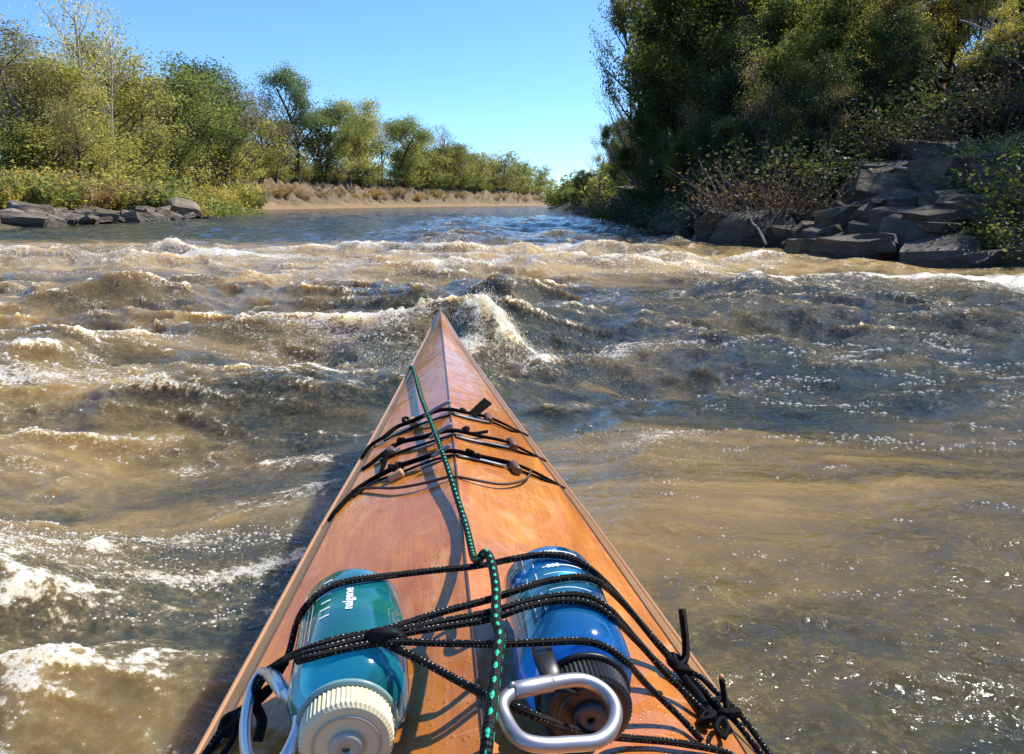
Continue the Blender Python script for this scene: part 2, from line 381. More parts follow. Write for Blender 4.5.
nt.links.new(mathn(nt, 'MULTIPLY', wc, .30), cxyz.inputs[0]); nt.links.new(mathn(nt, 'MULTIPLY', wc, -.24), cxyz.inputs[1]); nt.links.new(cxyz.outputs[0], wv.inputs[1])
warp = wv.outputs[0]
def filament(scale, width):
    n_ = noise_n(nt, mapping(nt, warp, (1, 1.5, 1)), scale, 3, .55)
    return mathn(nt, 'SUBTRACT', 1.0, mathn(nt, 'MULTIPLY', mathn(nt, 'ABSOLUTE', mathn(nt, 'SUBTRACT', n_, .5)), width), clamp=True)
fil = mathn(nt, 'MAXIMUM', filament(5, 9), mathn(nt, 'MULTIPLY', filament(14, 9), .8))
spk = noise_n(nt, tc, 58, 4, .7); spk2 = noise_n(nt, tc, 21, 5, .7)
t = mathn(nt, 'MULTIPLY_ADD', spk, 1.75, mathn(nt, 'MULTIPLY_ADD', fil, .34, mathn(nt, 'MULTIPLY', spk2, .75)))
fm = mathn(nt, 'ADD', fo, mathn(nt, 'SUBTRACT', t, 1.98))
fmask = ss(nt, fm, .0, .34)
froth = ss(nt, fm, -.55, .2)                # aerated, paler water round the foam
c = mixc(nt, mathn(nt, 'MULTIPLY', froth, .26), c, (.50, .37, .18))
c = mixc(nt, mathn(nt, 'MULTIPLY', fmask, .82), c, (.78, .74, .64))
nt.links.new(c, b.inputs['Base Color'])
nt.links.new(mathn(nt, 'MULTIPLY_ADD', fmask, .22, .055), b.inputs['Roughness'])
b.inputs['IOR'].default_value = 1.46
b.subsurface_method = 'RANDOM_WALK'; b.inputs['Subsurface Weight'].default_value = 1.0; b.inputs['Subsurface Radius'].default_value = (1.0, .7, .35); b.inputs['Subsurface Scale'].default_value = .42
r1 = noise_n(nt, mapping(nt, tc, (1, 1.7, 1)), 15, 2, .5, .8); r2 = noise_n(nt, mapping(nt, tc, (1, 1.5, 1)), 95, 2, .5)
hh = mathn(nt, 'MULTIPLY', mathn(nt, 'ADD', mathn(nt, 'MULTIPLY', r1, .016), mathn(nt, 'MULTIPLY', r2, .0026)), fine)
far = N(nt, 'ShaderNodeAttribute', attribute_name='reach').outputs['Fac']
r0 = noise_n(nt, mapping(nt, tc, (.6, 1.5, 1)), 3.2, 3, .6, .6)
hh = mathn(nt, 'ADD', hh, mathn(nt, 'MULTIPLY', mathn(nt, 'MULTIPLY', r0, .13), far))
hb = mathn(nt, 'MULTIPLY', mathn(nt, 'ADD', mathn(nt, 'MULTIPLY', spk, .007), mathn(nt, 'MULTIPLY', spk2, .011)), mathn(nt, 'MULTIPLY_ADD', fmask, .75, mathn(nt, 'MULTIPLY', froth, .3)))
nt.links.new(bump(nt, mathn(nt, 'ADD', hh, hb), 1.0, .8), b.inputs['Normal'])

def silt_shade_map(x, y):  # water colour by place: silt, plus painted tree shade and sunlit band
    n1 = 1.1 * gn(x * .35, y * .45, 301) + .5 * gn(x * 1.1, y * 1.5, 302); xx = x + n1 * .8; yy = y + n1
    tree_shade = sst(.2, 1.4, xx - .12 * yy) * sst(1.3, 4.9, yy + .25 * xx) * (1 - sst(7.6, 9.2, yy + .1 * xx))  # tree shade and reflection on the right, painted as darker water
    dark_oval = np.exp(-((xx - .5) / .6) ** 2 - ((yy - 5.2) / 1.6) ** 2) * .45  # darker oval ahead and right of the bow
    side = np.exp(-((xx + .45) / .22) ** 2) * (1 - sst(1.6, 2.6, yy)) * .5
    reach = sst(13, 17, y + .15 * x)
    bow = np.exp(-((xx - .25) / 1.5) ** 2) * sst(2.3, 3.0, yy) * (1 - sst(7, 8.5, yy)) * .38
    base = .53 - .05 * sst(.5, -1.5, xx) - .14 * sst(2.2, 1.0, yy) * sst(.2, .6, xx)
    return np.clip(base - .52 * tree_shade - dark_oval - side - bow - .46 * reach + .24 * sst(7.5, 9.3, y) * (1 - reach), .02, 1)  # last term pales the aerated wave band, its sunlight painted in
ang = np.concatenate([np.linspace(-R(44), R(44), 1000), np.linspace(R(45), R(315), 180)])
r = [.32]
while r[-1] < 45: r.append(r[-1] + .0052 * r[-1] ** 1.18)
r = np.array(r + list(np.geomspace(46, 1800, 110)))
A, RR = np.meshgrid(ang, r)
X = (RR * np.sin(A)).ravel(); Y = (RR * np.cos(A)).ravel()
h, foam, E, wdx, wdy = water(X, Y)
# shallows: foam where the current meets rocks
_, dl, dr, yl = land(X, Y)
shore = np.exp(-(np.clip(-dr, 0, 9) / .35) ** 2) * sst(4, 8, Y) * (1 - sst(20, 40, Y))
foam = np.clip(foam + .45 * shore * (.6 + gn(X * 1.2, Y * 1.2, 7)), 0, 1.3)
h = h * (1 - .6 * sst(-1.5, .2, np.maximum(dl, dr)))
# choppy crests lean
dist = np.hypot(X, Y); jx = wdx; jy = wdy
ok = sst(.35, .6, dist)
fine = .35 + .65 * np.clip(E * 1.3, 0, 1); fine = fine * (1 - .75 * sst(12, 60, dist)) * (1 - .35 * sst(.1, .7, X) * sst(3.4, 2.2, Y))
w = grid_np('river_water', np.stack([X + jx * ok, Y + jy * ok, h], 1), len(r), len(ang), m_water, {'foam': foam, 'fine': fine, 'silt_and_shade': silt_shade_map(X, Y), 'reach': sst(11, 20, Y) * (1 - .4 * sst(60, 200, Y))}, wrap=True)
tag(w, kind='structure')

# spray and foam bubbles: nobody could count them
def droplets(name, pts, rad, material, label, cat, flat=1.0):
    t = (1 + 5 ** .5) / 2
    iv = np.array([(-1, t, 0), (1, t, 0), (-1, -t, 0), (1, -t, 0), (0, -1, t), (0, 1, t), (0, -1, -t), (0, 1, -t), (t, 0, -1), (t, 0, 1), (-t, 0, -1), (-t, 0, 1)]) / math.hypot(1, t)
    itf = np.array([(0, 11, 5), (0, 5, 1), (0, 1, 7), (0, 7, 10), (0, 10, 11), (1, 5, 9), (5, 11, 4), (11, 10, 2), (10, 7, 6), (7, 1, 8), (3, 9, 4), (3, 4, 2), (3, 2, 6), (3, 6, 8), (3, 8, 9), (4, 9, 5), (2, 4, 11), (6, 2, 10), (8, 6, 7), (9, 8, 1)])
    n = len(pts); st = RNG.uniform(.7, 1.5, (n, 1, 3)); st[:, :, 2] *= flat
    V = pts[:, None, :] + iv[None] * rad[:, None, None] * st
    F = (itf[None] + (np.arange(n) * 12)[:, None, None]).reshape(-1, 3)
    me = bpy.data.meshes.new(name); me.vertices.add(n * 12); me.vertices.foreach_set('co', V.astype(np.float32).ravel())
    me.loops.add(F.size); me.loops.foreach_set('vertex_index', F.astype(np.int32).ravel())
    me.polygons.add(len(F)); me.polygons.foreach_set('loop_start', np.arange(0, F.size, 3, dtype=np.int32)); me.polygons.foreach_set('loop_total', np.full(len(F), 3, np.int32))
    me.update(calc_edges=True); me.polygons.foreach_set('use_smooth', np.ones(len(F), bool)); me.materials.append(material)
    o = bpy.data.objects.new(name, me); COL.objects.link(o); tag(o, label, cat, kind='stuff'); return o
m_drop, nt, b = mat('white_water_droplets')
setv(b, Base_Color=(.90, .88, .82, 1), Roughness=.2); b.inputs['IOR'].default_value = 1.33; td = N(nt, 'ShaderNodeBsdfTranslucent'); td.inputs[0].default_value = (.95, .93, .88, 1); mxd = N(nt, 'ShaderNodeMixShader'); mxd.inputs[0].default_value = .5; nt.links.new(b.outputs[0], mxd.inputs[1]); nt.links.new(td.outputs[0], mxd.inputs[2]); nt.links.new(mxd.outputs[0], nt.nodes['Material Output'].inputs[0])
pts = []; rad = []
def burst(cx, cy_, n, sx, sy, top, rmin, rmax, z0=0.0, pw=2.0):
    x = RNG.normal(cx, sx, n); y = RNG.normal(cy_, sy, n)
    hz, _, _, ax_, ay_ = water(x, y); k = np.exp(-((x - cx) / (1.6 * sx)) ** 2 - ((y - cy_) / (1.6 * sy)) ** 2)
    z = hz + z0 + top * k * RNG.random(n) ** pw
    pts.append(np.stack([x + ax_, y + ay_, z], 1)); rad.append(RNG.uniform(rmin, rmax, n) * RNG.uniform(.4, 1, n))
burst(-.05, 4.0, 3800, .17, .14, .12, .0008, .0034, pw=4); burst(.12, 3.9, 900, .2, .16, .06, .001, .004, pw=3); burst(-.45, 3.9, 1500, .3, .2, .05, .001, .004)
burst(-1.0, 4.6, 900, .5, .25, .04, .001, .004); burst(-.88, 1.55, 900, .20, .12, .03, .0007, .0019, pw=3); burst(-.52, 1.75, 600, .22, .1, .02, .0006, .0017, pw=3)
burst(-1.2, 1.6, 300, .15, .1, .03, .0008, .002, pw=3); burst(-5.4, 12.1, 200, .3, .2, .12, .004, .010); burst(.45, 2.4, 500, .14, .1, .02, .001, .003)
burst(-1.0, 8.8, 700, .8, .3, .12, .003, .012); burst(1.3, 9.4, 600, 1.0, .3, .1, .003, .012); burst(-4.6, 10.3, 500, 1.2, .35, .1, .004, .013); burst(-7.5, 10.3, 400, 1.2, .35, .1, .004, .013); burst(-.8, 12, 300, .7, .3, .15, .004, .014)
droplets('water_spray', np.concatenate(pts), np.concatenate(rad), m_drop, 'white spray and flying drops over the breaking waves', 'spray')
# bubbles ride where the foam is; extra white specks stand in for sun glints
n = 200000; rr = .45 * np.exp(RNG.random(n) * math.log(16 / .45)); aa = RNG.uniform(-R(40), R(40), n); x = rr * np.sin(aa); y = rr * np.cos(aa)
hz, fz, ez, ax_, ay_ = water(x, y)
patch = sst(.25, .6, fbm(x * 3.1, y * 3.1, 201, 3)) * sst(0, .6, x)
keep = (RNG.random(n) < np.clip(fz * 1.1 - .2, 0, 1) ** 1.5 * .34 + .05 * patch) & (fz + patch > .12)
x, y, hz, rr = x[keep], y[keep], hz[keep], rr[keep]
x = x + ax_[keep]; y = y + ay_[keep]
u, s = kayak_uv(x, y); k2 = ~((u > -.05) & (np.abs(s) < .1 + .12 * u)); x, y, hz, rr = x[k2], y[k2], hz[k2], rr[k2]
bj = RNG.random(len(x)) ** 2.5
rc = np.random.default_rng(77); cxs = []; 
for (x0, x1, y0, y1, nc, nb, sp) in ((1.0, 3.0, 2.3, 4.6, 60, 34, .045), (.4, 2.0, 1.2, 2.6, 22, 16, .022), (-1.3, -.45, 1.25, 1.8, 60, 26, .025), (-3.0, -.7, 2.4, 4.6, 40, 22, .05), (1.5, 5.0, 4.6, 7.5, 26, 34, .09)):
    qx = rc.uniform(x0, x1, nc); qy = rc.uniform(y0, y1, nc)
    for a_, b_2 in zip(qx, qy):
        m_ = int(nb * rc.uniform(.3, 1.6)); tt = rc.normal(0, 1, m_); cxs.append(np.stack([a_ + tt * sp * 1.6 + rc.normal(0, sp * .4, m_), b_2 + tt * sp * rc.uniform(-.8, .8) + rc.normal(0, sp * .5, m_)], 1))
cxs = np.concatenate(cxs); h2, _, _, a2_, b2_ = water(cxs[:, 0], cxs[:, 1]); u, s = kayak_uv(cxs[:, 0], cxs[:, 1]); k3 = ~((u > -.05) & (np.abs(s) < .1 + .12 * u))
x = np.concatenate([x, (cxs[:, 0] + a2_)[k3]]); y = np.concatenate([y, (cxs[:, 1] + b2_)[k3]]); hz = np.concatenate([hz, h2[k3]]); rr = np.concatenate([rr, np.hypot(cxs[:, 0], cxs[:, 1])[k3]]); bj = np.concatenate([bj, rc.random(int(k3.sum())) ** 1.6])
droplets('foam_bubbles_and_glints', np.stack([x, y, hz + .0005], 1), (.0008 + .0034 * bj) * np.clip(rr / 1.6, .75, 3.2), m_drop, 'clusters of white foam bubbles and glint specks on the brown water', 'foam', flat=.6)
# ------------------------------------------------------------------ kayak
def wprof(u): return float(np.interp(u, [0, .03, .3, .62, .77, .95, 1.23, 1.5, 1.76, 1.95, 2.2, 2.5, 2.9, 3.4, 4.0, 4.5, 4.9, 5.2], [.002, .012, .050, .094, .113, .135, .171, .210, .242, .266, .285, .298, .305, .295, .245, .170, .085, .003]))
def sheer(u): return float(np.interp(u, [0, .6, 1.2, 2.05, 3, 4, 5.2], [.430, .380, .347, .300, .275, .285, .345]))
def camb(u): return .025 * min(1, u / .05) + .215 * wprof(u) if u < 4.9 else .215 * wprof(u) + .025 * (5.2 - u) / .3
def bev(u): return min(.36 * wprof(u), .0175 + .020 * wprof(u))     # width of the narrow outer panel
def deckz(u, s):
    w = wprof(u); wi = w - bev(u); a = abs(s)
    if a <= wi: return sheer(u) + camb(u) * (1 - a / wi)
    return sheer(u) - (a - wi) * .75
def KP(u, s, h=0.0):          # point on the deck, s to the right, h above it
    return Vector((KX0 + KA[0] * u - KB[0] * s, KY0 + KA[1] * u - KB[1] * s, deckz(u, s) + h))
def uv_of(p): return kayak_uv(p[0], p[1])
def DP(px, py, h=0.0):        # where the sight line of a pixel meets the deck raised by h
    z = .34
    for _ in range(40):
        p = atz(px, py, z); u, s = uv_of(p); z += .6 * (deckz(u, s) + h - z)
    return p
ROOTK = empty('kayak', (KX0 + KA[0] * 2.6, KY0 + KA[1] * 2.6, 0))
tag(ROOTK, 'varnished plywood kayak with black deck cords, pointing upriver through the rapids', 'kayak')

# varnished okoume plywood, wet in places
def ply(name, tone=1.0, side=False):
    m, nt, b = mat(name)
    tc = N(nt, 'ShaderNodeTexCoord').outputs['Object']
    al = mapping(nt, tc, (1, 1, 1), (0, 0, R(-6.3)))
    g1 = noise_n(nt, mapping(nt, al, (9, 1.1, 5)), 2.2, 6, .62, 1.3)
    g2 = noise_n(nt, mapping(nt, al, (160, 7, 60)), 1.6, 3, .6, .4)
    fl = noise_n(nt, mapping(nt, al, (1.5, .7, 1), (0, 0, R(18))), 6.5, 7, .72, 2.4)
    c = ramp(nt, g1, [(.25, (.40, .120, .014)), (.5, (.62, .225, .026)), (.72, (.72, .310, .046))])
    c = mixc(nt, mathn(nt, 'MULTIPLY', ss(nt, g2, .40, .72), .35), c, (.24, .065, .016))
    c = mixc(nt, mathn(nt, 'MULTIPLY', ss(nt, fl, .50, .66), .55), c, (.72, .38, .17))
    red = ss(nt, noise_n(nt, mapping(nt, al, (1.6, .8, 1)), 2.4, 5, .6, 1.8), .42, .66)
    c = mixc(nt, mathn(nt, 'MULTIPLY', red, .45), c, (.44, .105, .022))
    wet = ss(nt, noise_n(nt, mapping(nt, al, (1, .6, 1)), 3.6, 4, .6, .8), .50, .60)
    c = mixc(nt, mathn(nt, 'MULTIPLY', wet, .35), c, (.30, .085, .012))
    scr = noise_n(nt, mapping(nt, al, (3, 40, 3), (0, 0, R(24))), 1.5, 3, .7)
    fl2 = noise_n(nt, mapping(nt, al, (3, 1.2, 1), (0, 0, R(-12))), 11, 6, .7, 1.2)
    c = mixc(nt, mathn(nt, 'MULTIPLY', ss(nt, fl2, .54, .70), .45), c, (.30, .075, .014))
    c = mixc(nt, mathn(nt, 'MULTIPLY', ss(nt, scr, .62, .72), .40), c, (.74, .50, .33))
    if side: c = mixc(nt, .65, c, (.27, .20, .105))  # greyed and darkened to paint shade into the side panels
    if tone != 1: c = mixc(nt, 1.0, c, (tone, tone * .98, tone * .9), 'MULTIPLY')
    nt.links.new(c, b.inputs['Base Color'])
    setv(b, Roughness=.5); b.inputs['Specular IOR Level'].default_value = .15; b.inputs['Coat Weight'].default_value = 1.0; b.inputs['Coat IOR'].default_value = 1.5
    nt.links.new(mathn(nt, 'MULTIPLY_ADD', wet, -.10, .19), b.inputs['Coat Roughness'])
    dv = N(nt, 'ShaderNodeTexVoronoi'); dv.inputs['Scale'].default_value = 120; nt.links.new(tc, dv.inputs['Vector'])
    drop = mathn(nt, 'MULTIPLY', ss(nt, dv.outputs['Distance'], .30, .05), ss(nt, noise_n(nt, tc, 7, 3), .50, .60))
    hgt = mathn(nt, 'ADD', mathn(nt, 'MULTIPLY', drop, .0012), mathn(nt, 'MULTIPLY', noise_n(nt, tc, 14, 4), .004))
    bp = bump(nt, hgt, 1.0, .55); nt.links.new(bp, b.inputs['Coat Normal']); nt.links.new(bp, b.inputs['Normal'])
    return m
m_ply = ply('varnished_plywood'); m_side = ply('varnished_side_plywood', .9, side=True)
m_trim = simple('clear_varnished_edge', (.50, .25, .09), .3, coat=1)
m_seam = simple('dark_epoxy_seam', (.08, .032, .014), .4, coat=.6)
US = list(np.concatenate([[0, .015, .03, .06], np.arange(.1, 5.1, .05), [5.14, 5.17, 5.2]]))
def strip(name, fn, m, n=2, mats=None, parent=ROOTK, smooth=False, us=US):
    V = []; F = []
    for u in us:
        for k in range(n): V.append(fn(u, k / (n - 1)))
    for i in range(len(us) - 1):
        for k in range(n - 1):
            a = i * n + k; F.append((a, a + 1, a + n + 1, a + n))
    return mesh_obj(name, V, F, m, parent, smooth)
USF = [u for u in US if u <= 2.45]; USB = [u for u in US if u >= 3.25]
# deck panels (two, meeting at the ridge) as one deck, with the cockpit cut out
def deckfn(u, t):
    wi = wprof(u) - bev(u); return KP(u, -wi + 2 * wi * t)
mb = MB()
for us, tt in ((USF, [0, .25, .5, .75, 1]), (USB, [0, .25, .5, .75, 1])):
    V = [deckfn(u, t) for u in us for t in tt]; n = len(tt)
    mb.add(V, [(i * n + k, i * n + k + 1, (i + 1) * n + k + 1, (i + 1) * n + k) for i in range(len(us) - 1) for k in range(n - 1)])
mid = [u for u in US if 2.4 < u < 3.3]
for sgn in (-1, 1):
    V = []
    for u in mid:
        wi = wprof(u) - bev(u); V += [KP(u, sgn * wi), KP(u, sgn * .20) if .20 < wi else KP(u, sgn * wi * .9)]
    mb.add(V, [(2 * i, 2 * i + 1, 2 * i + 3, 2 * i + 2) for i in range(len(mid) - 1)])
deck = mb.build('deck', m_ply, ROOTK, smooth=False)
for sgn in (-1, 1):
    strip('side_panel', lambda u, t: KP(u, sgn * (wprof(u) - bev(u) * (1 - t))), m_side, 3)
    V = []; F = []
    def hullp(u, k):
        w = wprof(u); z = deckz(u, w); f = [1, .97, .62, 0][k]; zz = [z, .09 + .25 * max(0, .4 - u) + .2 * max(0, u - 4.8), -.02 + .5 * max(0, .35 - u) ** 1.2, -.10 + 1.1 * max(0, .3 - u)][k]
        p = KP(u, sgn * w * f); p.z = min(z, zz); return p
    for u in US:
        for k in range(4): V.append(hullp(u, k))
    F = [(i * 4 + k, i * 4 + k + 1, (i + 1) * 4 + k + 1, (i + 1) * 4 + k) for i in range(len(US) - 1) for k in range(3)]
    mesh_obj('hull_side', V, F, m_side, ROOTK)
mb = MB()
tube(mb, [KP(u, 0, .0002) for u in US if u < 2.45], .0016, 6, 0); mb.build('ridge_seam', m_seam, ROOTK)
for sgn in (-1, 1):
    mb = MB(); tube(mb, [KP(u, sgn * (wprof(u) - bev(u)), .0002) for u in US if u > .1], .0013, 6, 0); mb.build('edge_seam', m_seam, ROOTK)
    mb = MB(); tube(mb, [KP(u, sgn * (wprof(u) + .0005), .0) for u in US], .0032, 8, 0); mb.build('sheer_strip', m_trim, ROOTK)
# cockpit rim and seat (out of view below the frame)
rim = [KP(2.85 + .42 * math.cos(a), .195 * math.sin(a), .03) for a in np.linspace(0, 2 * math.pi, 40, endpoint=False)]
for p in rim: p.z = sheer(2.85) + .055
mb = MB(); tube(mb, rim, .012, 10, 0, closed=True); mb.build('cockpit_rim', m_trim, ROOTK)
V = rim + [Vector((p.x, p.y, .19)) for p in rim]; n = len(rim)
mesh_obj('cockpit_wall', V, [(i, (i + 1) % n, (i + 1) % n + n, i + n) for i in range(n)], m_side, ROOTK)
sc_ = KP(2.95, 0); mb = MB(); lump(mb, (sc_.x, sc_.y, .10), .17, .17, .05, 3, .1, 20); mb.build('seat', simple('black_seat_foam', (.02, .02, .02), .8), ROOTK)

# ---- cords
def cord_mat(name, base, fleck, amount, scale=1.0):
    m, nt, b = mat(name)
    uvn = N(nt, 'ShaderNodeUVMap').outputs[0]
    sp = N(nt, 'ShaderNodeSeparateXYZ'); nt.links.new(uvn, sp.inputs[0])
    # two families of strands winding opposite ways
    s1 = mathn(nt, 'SINE', mathn(nt, 'MULTIPLY', mathn(nt, 'ADD', mathn(nt, 'MULTIPLY', sp.outputs[0], 1.1 * scale), mathn(nt, 'MULTIPLY', sp.outputs[1], 4)), math.pi))
    s2 = mathn(nt, 'SINE', mathn(nt, 'MULTIPLY', mathn(nt, 'SUBTRACT', mathn(nt, 'MULTIPLY', sp.outputs[0], 1.1 * scale), mathn(nt, 'MULTIPLY', sp.outputs[1], 4)), math.pi))
    br = mathn(nt, 'MULTIPLY', s1, s2)
    f1 = mathn(nt, 'SINE', mathn(nt, 'MULTIPLY', mathn(nt, 'ADD', mathn(nt, 'MULTIPLY', sp.outputs[0], 4.4 * scale), mathn(nt, 'MULTIPLY', sp.outputs[1], 6)), math.pi))
    f2 = mathn(nt, 'SINE', mathn(nt, 'MULTIPLY', mathn(nt, 'SUBTRACT', mathn(nt, 'MULTIPLY', sp.outputs[0], 4.4 * scale), mathn(nt, 'MULTIPLY', sp.outputs[1], 6)), math.pi))
    wv_ = mathn(nt, 'MULTIPLY', f1, f2)
    br = mathn(nt, 'ADD', br, mathn(nt, 'MULTIPLY_ADD', noise_n(nt, mapping(nt, uvn, (1, 3, 1)), 2.2, 2), 1.4, -.7))
    msk = ss(nt, br, 1 - amount, 1 - amount + .12)
    c = mixc(nt, msk, base, fleck); nt.links.new(c, b.inputs['Base Color']); setv(b, Roughness=.55); b.inputs['Specular IOR Level'].default_value = .12
    nt.links.new(bump(nt, wv_, .0006, .8), b.inputs['Normal']); return m
m_bungee = cord_mat('black_shock_cord', (.010, .010, .011), (.62, .62, .58), .13, 2.2)
m_black = cord_mat('black_cord', (.009, .009, .010), (.03, .03, .03), .3, 3)
m_rope = cord_mat('green_black_braid', (.012, .014, .013), (.03, .52, .30), .50, .62)
m_web = simple('black_webbing', (.004, .004, .0045), .9); m_web.node_tree.nodes['Principled BSDF'].inputs['Specular IOR Level'].default_value = .05
m_grey = simple('grey_rubber_tube', (.20, .22, .25), .38)
m_wood = simple('turned_wood', (.50, .27, .12), .45)
m_wood2 = simple('dark_turned_wood', (.16, .07, .035), .4, coat=.4)
m_alu = simple('worn_aluminium', (.42, .41, .42), .42, .85)
m_alu_l = simple('polished_aluminium', (.74, .76, .80), .32, .85)

def path(pts): return [DP(x, y, h) for x, y, h in pts]
BOT = []
def clear_of_bottles(P, r):
    C = Vector((0, 0, CAMZ)); out = []
    for p in P:
        p = p.copy()
        for _ in range(120):
            bad = False
            for A_, B_ in BOT:
                ab = B_ - A_; ax_ = ab.normalized(); t = (p - A_).dot(ax_)
                if -.01 < t < .205:
                    rr = .0502 if t < .150 else (.0502 - (t - .15) * .75 if t < .172 else .037)
                    if (p - (A_ + ax_ * t)).length < rr + r + .0004: bad = True
            if not bad: break
            p += (C - p).normalized() * .0015
        out.append(p)
    for _ in range(2): out = [out[0]] + [(out[i - 1] + out[i] * 2 + out[i + 1]) / 4 for i in range(1, len(out) - 1)] + [out[-1]]
    return out
def cord(pts, r, m=None, name='bungee_cord', parent=ROOTK, wob=.0):
    P = catmull(path(pts), 8)
    mb = MB(); tube(mb, clear_of_bottles(P, r) if BOT else P, r, 10, 0); return mb.build(name, m or m_bungee, parent)
def knot(c, r, seed, parent=ROOTK, name='knot', m=None):
    """an overhand knot: a few turns of cord wound round a point"""
    mb = MB(); rnd = random.Random(seed); P = []
    for k in range(15):
        a = k * 1.25 + seed; b_ = k * .7
        P.append(Vector(c) + Vector((math.cos(a) * r * (1 + .3 * math.sin(b_)), math.sin(a) * r * .8, math.sin(b_ * 1.7) * r * .8)))
    tube(mb, P, r * .48, 8, 5); return mb.build(name, m or m_bungee, parent)

# three rows of deck lashing with toggles, fore to aft
ROWS = [
 dict(L=[(362, 458, .002), (370, 446, .006), (384, 437, .010), (397, 427, .010), (410, 422, .013), (427, 414.5, .016), (440, 410, .012), (452, 409.5, .004), (463, 412, .008), (484, 416, .009), (500, 422, .007), (514, 429, .004), (528, 435.5, .0015)],
      thin=[(384, 441, .004), (400, 433, .004), (424, 423, .004), (446, 416, .003), (453, 414, .002), (466, 417, .003), (489, 421, .004), (510, 430, .003), (528, 436, .001)],
      tog=[((411, 418, .010), (415, 427, .004), m_wood), ((486, 413, .011), (490, 424, .004), m_wood2)],
      kn=[(406, 420, .014), (464, 411, .010)], grey=[(424, 417, .018), (436, 408.5, .024), (450, 401.5, .030)], gs=[(454, 414, .003), (470, 418, .004), (488, 422, .004)],
      tab=[(468, 413), (476, 417), (492, 404), (484, 398)]),
 dict(L=[(362, 470, .002), (374, 461, .005), (384, 453, .008), (394, 446, .010), (405, 441, .013), (424, 437, .015), (440, 432, .014), (453, 430.5, .005), (464, 432, .009), (480, 436, .010), (500, 440, .009), (512, 444, .007), (528, 452, .004), (546, 461, .0015)],
      thin=[(380, 461, .003), (400, 452, .004), (424, 444, .004), (446, 437, .003), (455, 435, .002), (470, 440, .003), (496, 446, .004), (520, 452, .003), (545, 461, .001)],
      tog=[((389, 446, .010), (394, 457, .004), m_wood2), ((509, 439, .011), (515, 449, .004), m_wood2)],
      kn=[(401, 440, .014), (392, 446, .012), (465, 430, .012)], grey=[(430, 438, .018), (440, 431, .024), (452, 424, .028)], gs=[(456, 436, .003), (476, 441, .004), (508, 447, .004)],
      extra=[(464, 432, .012), (474, 433.5, .012), (487, 431.5, .014)], spike=[(386, 452, .012), (384, 464, .008), (379, 476, .004), (377, 474, .003)]),
 dict(L=[(329, 521, .001), (336, 511, .004), (353, 493, .004), (366, 483, .006), (382, 474, .009), (396, 467, .011), (408, 463, .013), (426, 457, .016), (440, 452, .014), (454, 451, .005), (470, 454, .009), (490, 458, .008), (512, 463, .008), (532, 471, .006), (548, 479, .004), (565, 488.5, .0015)],
      thin=[(353, 497, .003), (372, 483, .004), (400, 473, .004), (425, 463, .004), (448, 456, .003), (457, 455.5, .002), (480, 458, .003), (508, 465, .004), (524, 472, .003), (540, 478, .003), (564, 488, .001)],
      tog=[((393, 478, .004), (400, 474, .006), m_wood), ((512, 462, .011), (519, 474, .005), m_wood2)],
      kn=[(399, 466, .014), (393, 468, .012), (471, 452, .012), (476, 456, .008)], grey=[(432, 457, .018), (441, 451, .022), (450, 445, .026)], gs=[(458, 455.5, .003), (480, 459.5, .004), (506, 466, .004)]),
]
for k, rw in enumerate(ROWS):
    mb = MB(); tube(mb, path(rw['L']), (lambda t: .0062 * (1 - .45 * abs(2 * t - .75))), 10, 6, flat=.7)
    row = mb.build('deck_lashing', m_web, ROOTK)
    row['label'] = ['black lashing row nearest the bow with a square tab', 'middle black lashing row', 'black lashing row nearest the bottles, with pale wooden toggle'][k]
    cord(rw['thin'], .0022, m_black, 'thin_cord', row)
    for a, b_, m in rw['tog']:
        A = DP(*a); B = DP(*b_); ax = (B - A).normalized(); c0 = (A + B) / 2; hl = .013
        mb = MB(); lathe(mb, c0 - ax * hl, c0 + ax * hl, [(0, .005), (.001, .0078), (.0045, .0085), (.013, .0072), (.0215, .0085), (.025, .0078), (.026, .005)], 18)
        mb.build('toggle', m, row)
    for j, q in enumerate(rw['kn']): knot(DP(*q), .0052, j + k * 3, row, m=m_black)
    mb = MB(); tube(mb, path(rw['grey']), .0034, 8, 4); mb.build('tube_end', m_grey, row)
    mb = MB(); tube(mb, path(rw['gs']), .0042, 8, 4, flat=.5); mb.build('rubber_sleeve', m_grey, row)
    if 'extra' in rw: mb = MB(); tube(mb, path(rw['extra']), .0032, 8, 4); mb.build('cord_end', m_web, row)
    if 'spike' in rw: mb = MB(); tube(mb, path(rw['spike']), lambda t: .0062 * (1 - .8 * t), 8, 4, flat=.45); mb.build('strap_end', m_web, row)
    if 'tab' in rw:
        q = [DP(rw['tab'][0][0], rw['tab'][0][1], .010), DP(rw['tab'][1][0], rw['tab'][1][1], .008), DP(rw['tab'][2][0], rw['tab'][2][1], .030), DP(rw['tab'][3][0], rw['tab'][3][1], .033)]
        nrm = (q[1] - q[0]).cross(q[3] - q[0]).normalized() * .0012
        V = [p + nrm for p in q] + [p - nrm for p in q]
        mesh_obj('strap_tab', V, [(0, 1, 2, 3), (7, 6, 5, 4), (0, 4, 5, 1), (1, 5, 6, 2), (2, 6, 7, 3), (3, 7, 4, 0)], m_web, row, False)
    for q in (rw['L'][0], rw['L'][-1]):          # where the cord enters the deck edge
        mb = MB(); c0 = DP(q[0], q[1], 0); lathe(mb, c0, c0 + Vector((0, 0, .004)), [(0, .006), (.002, .006), (.004, .003)], 14); mb.build('eyelet', m_alu, row)
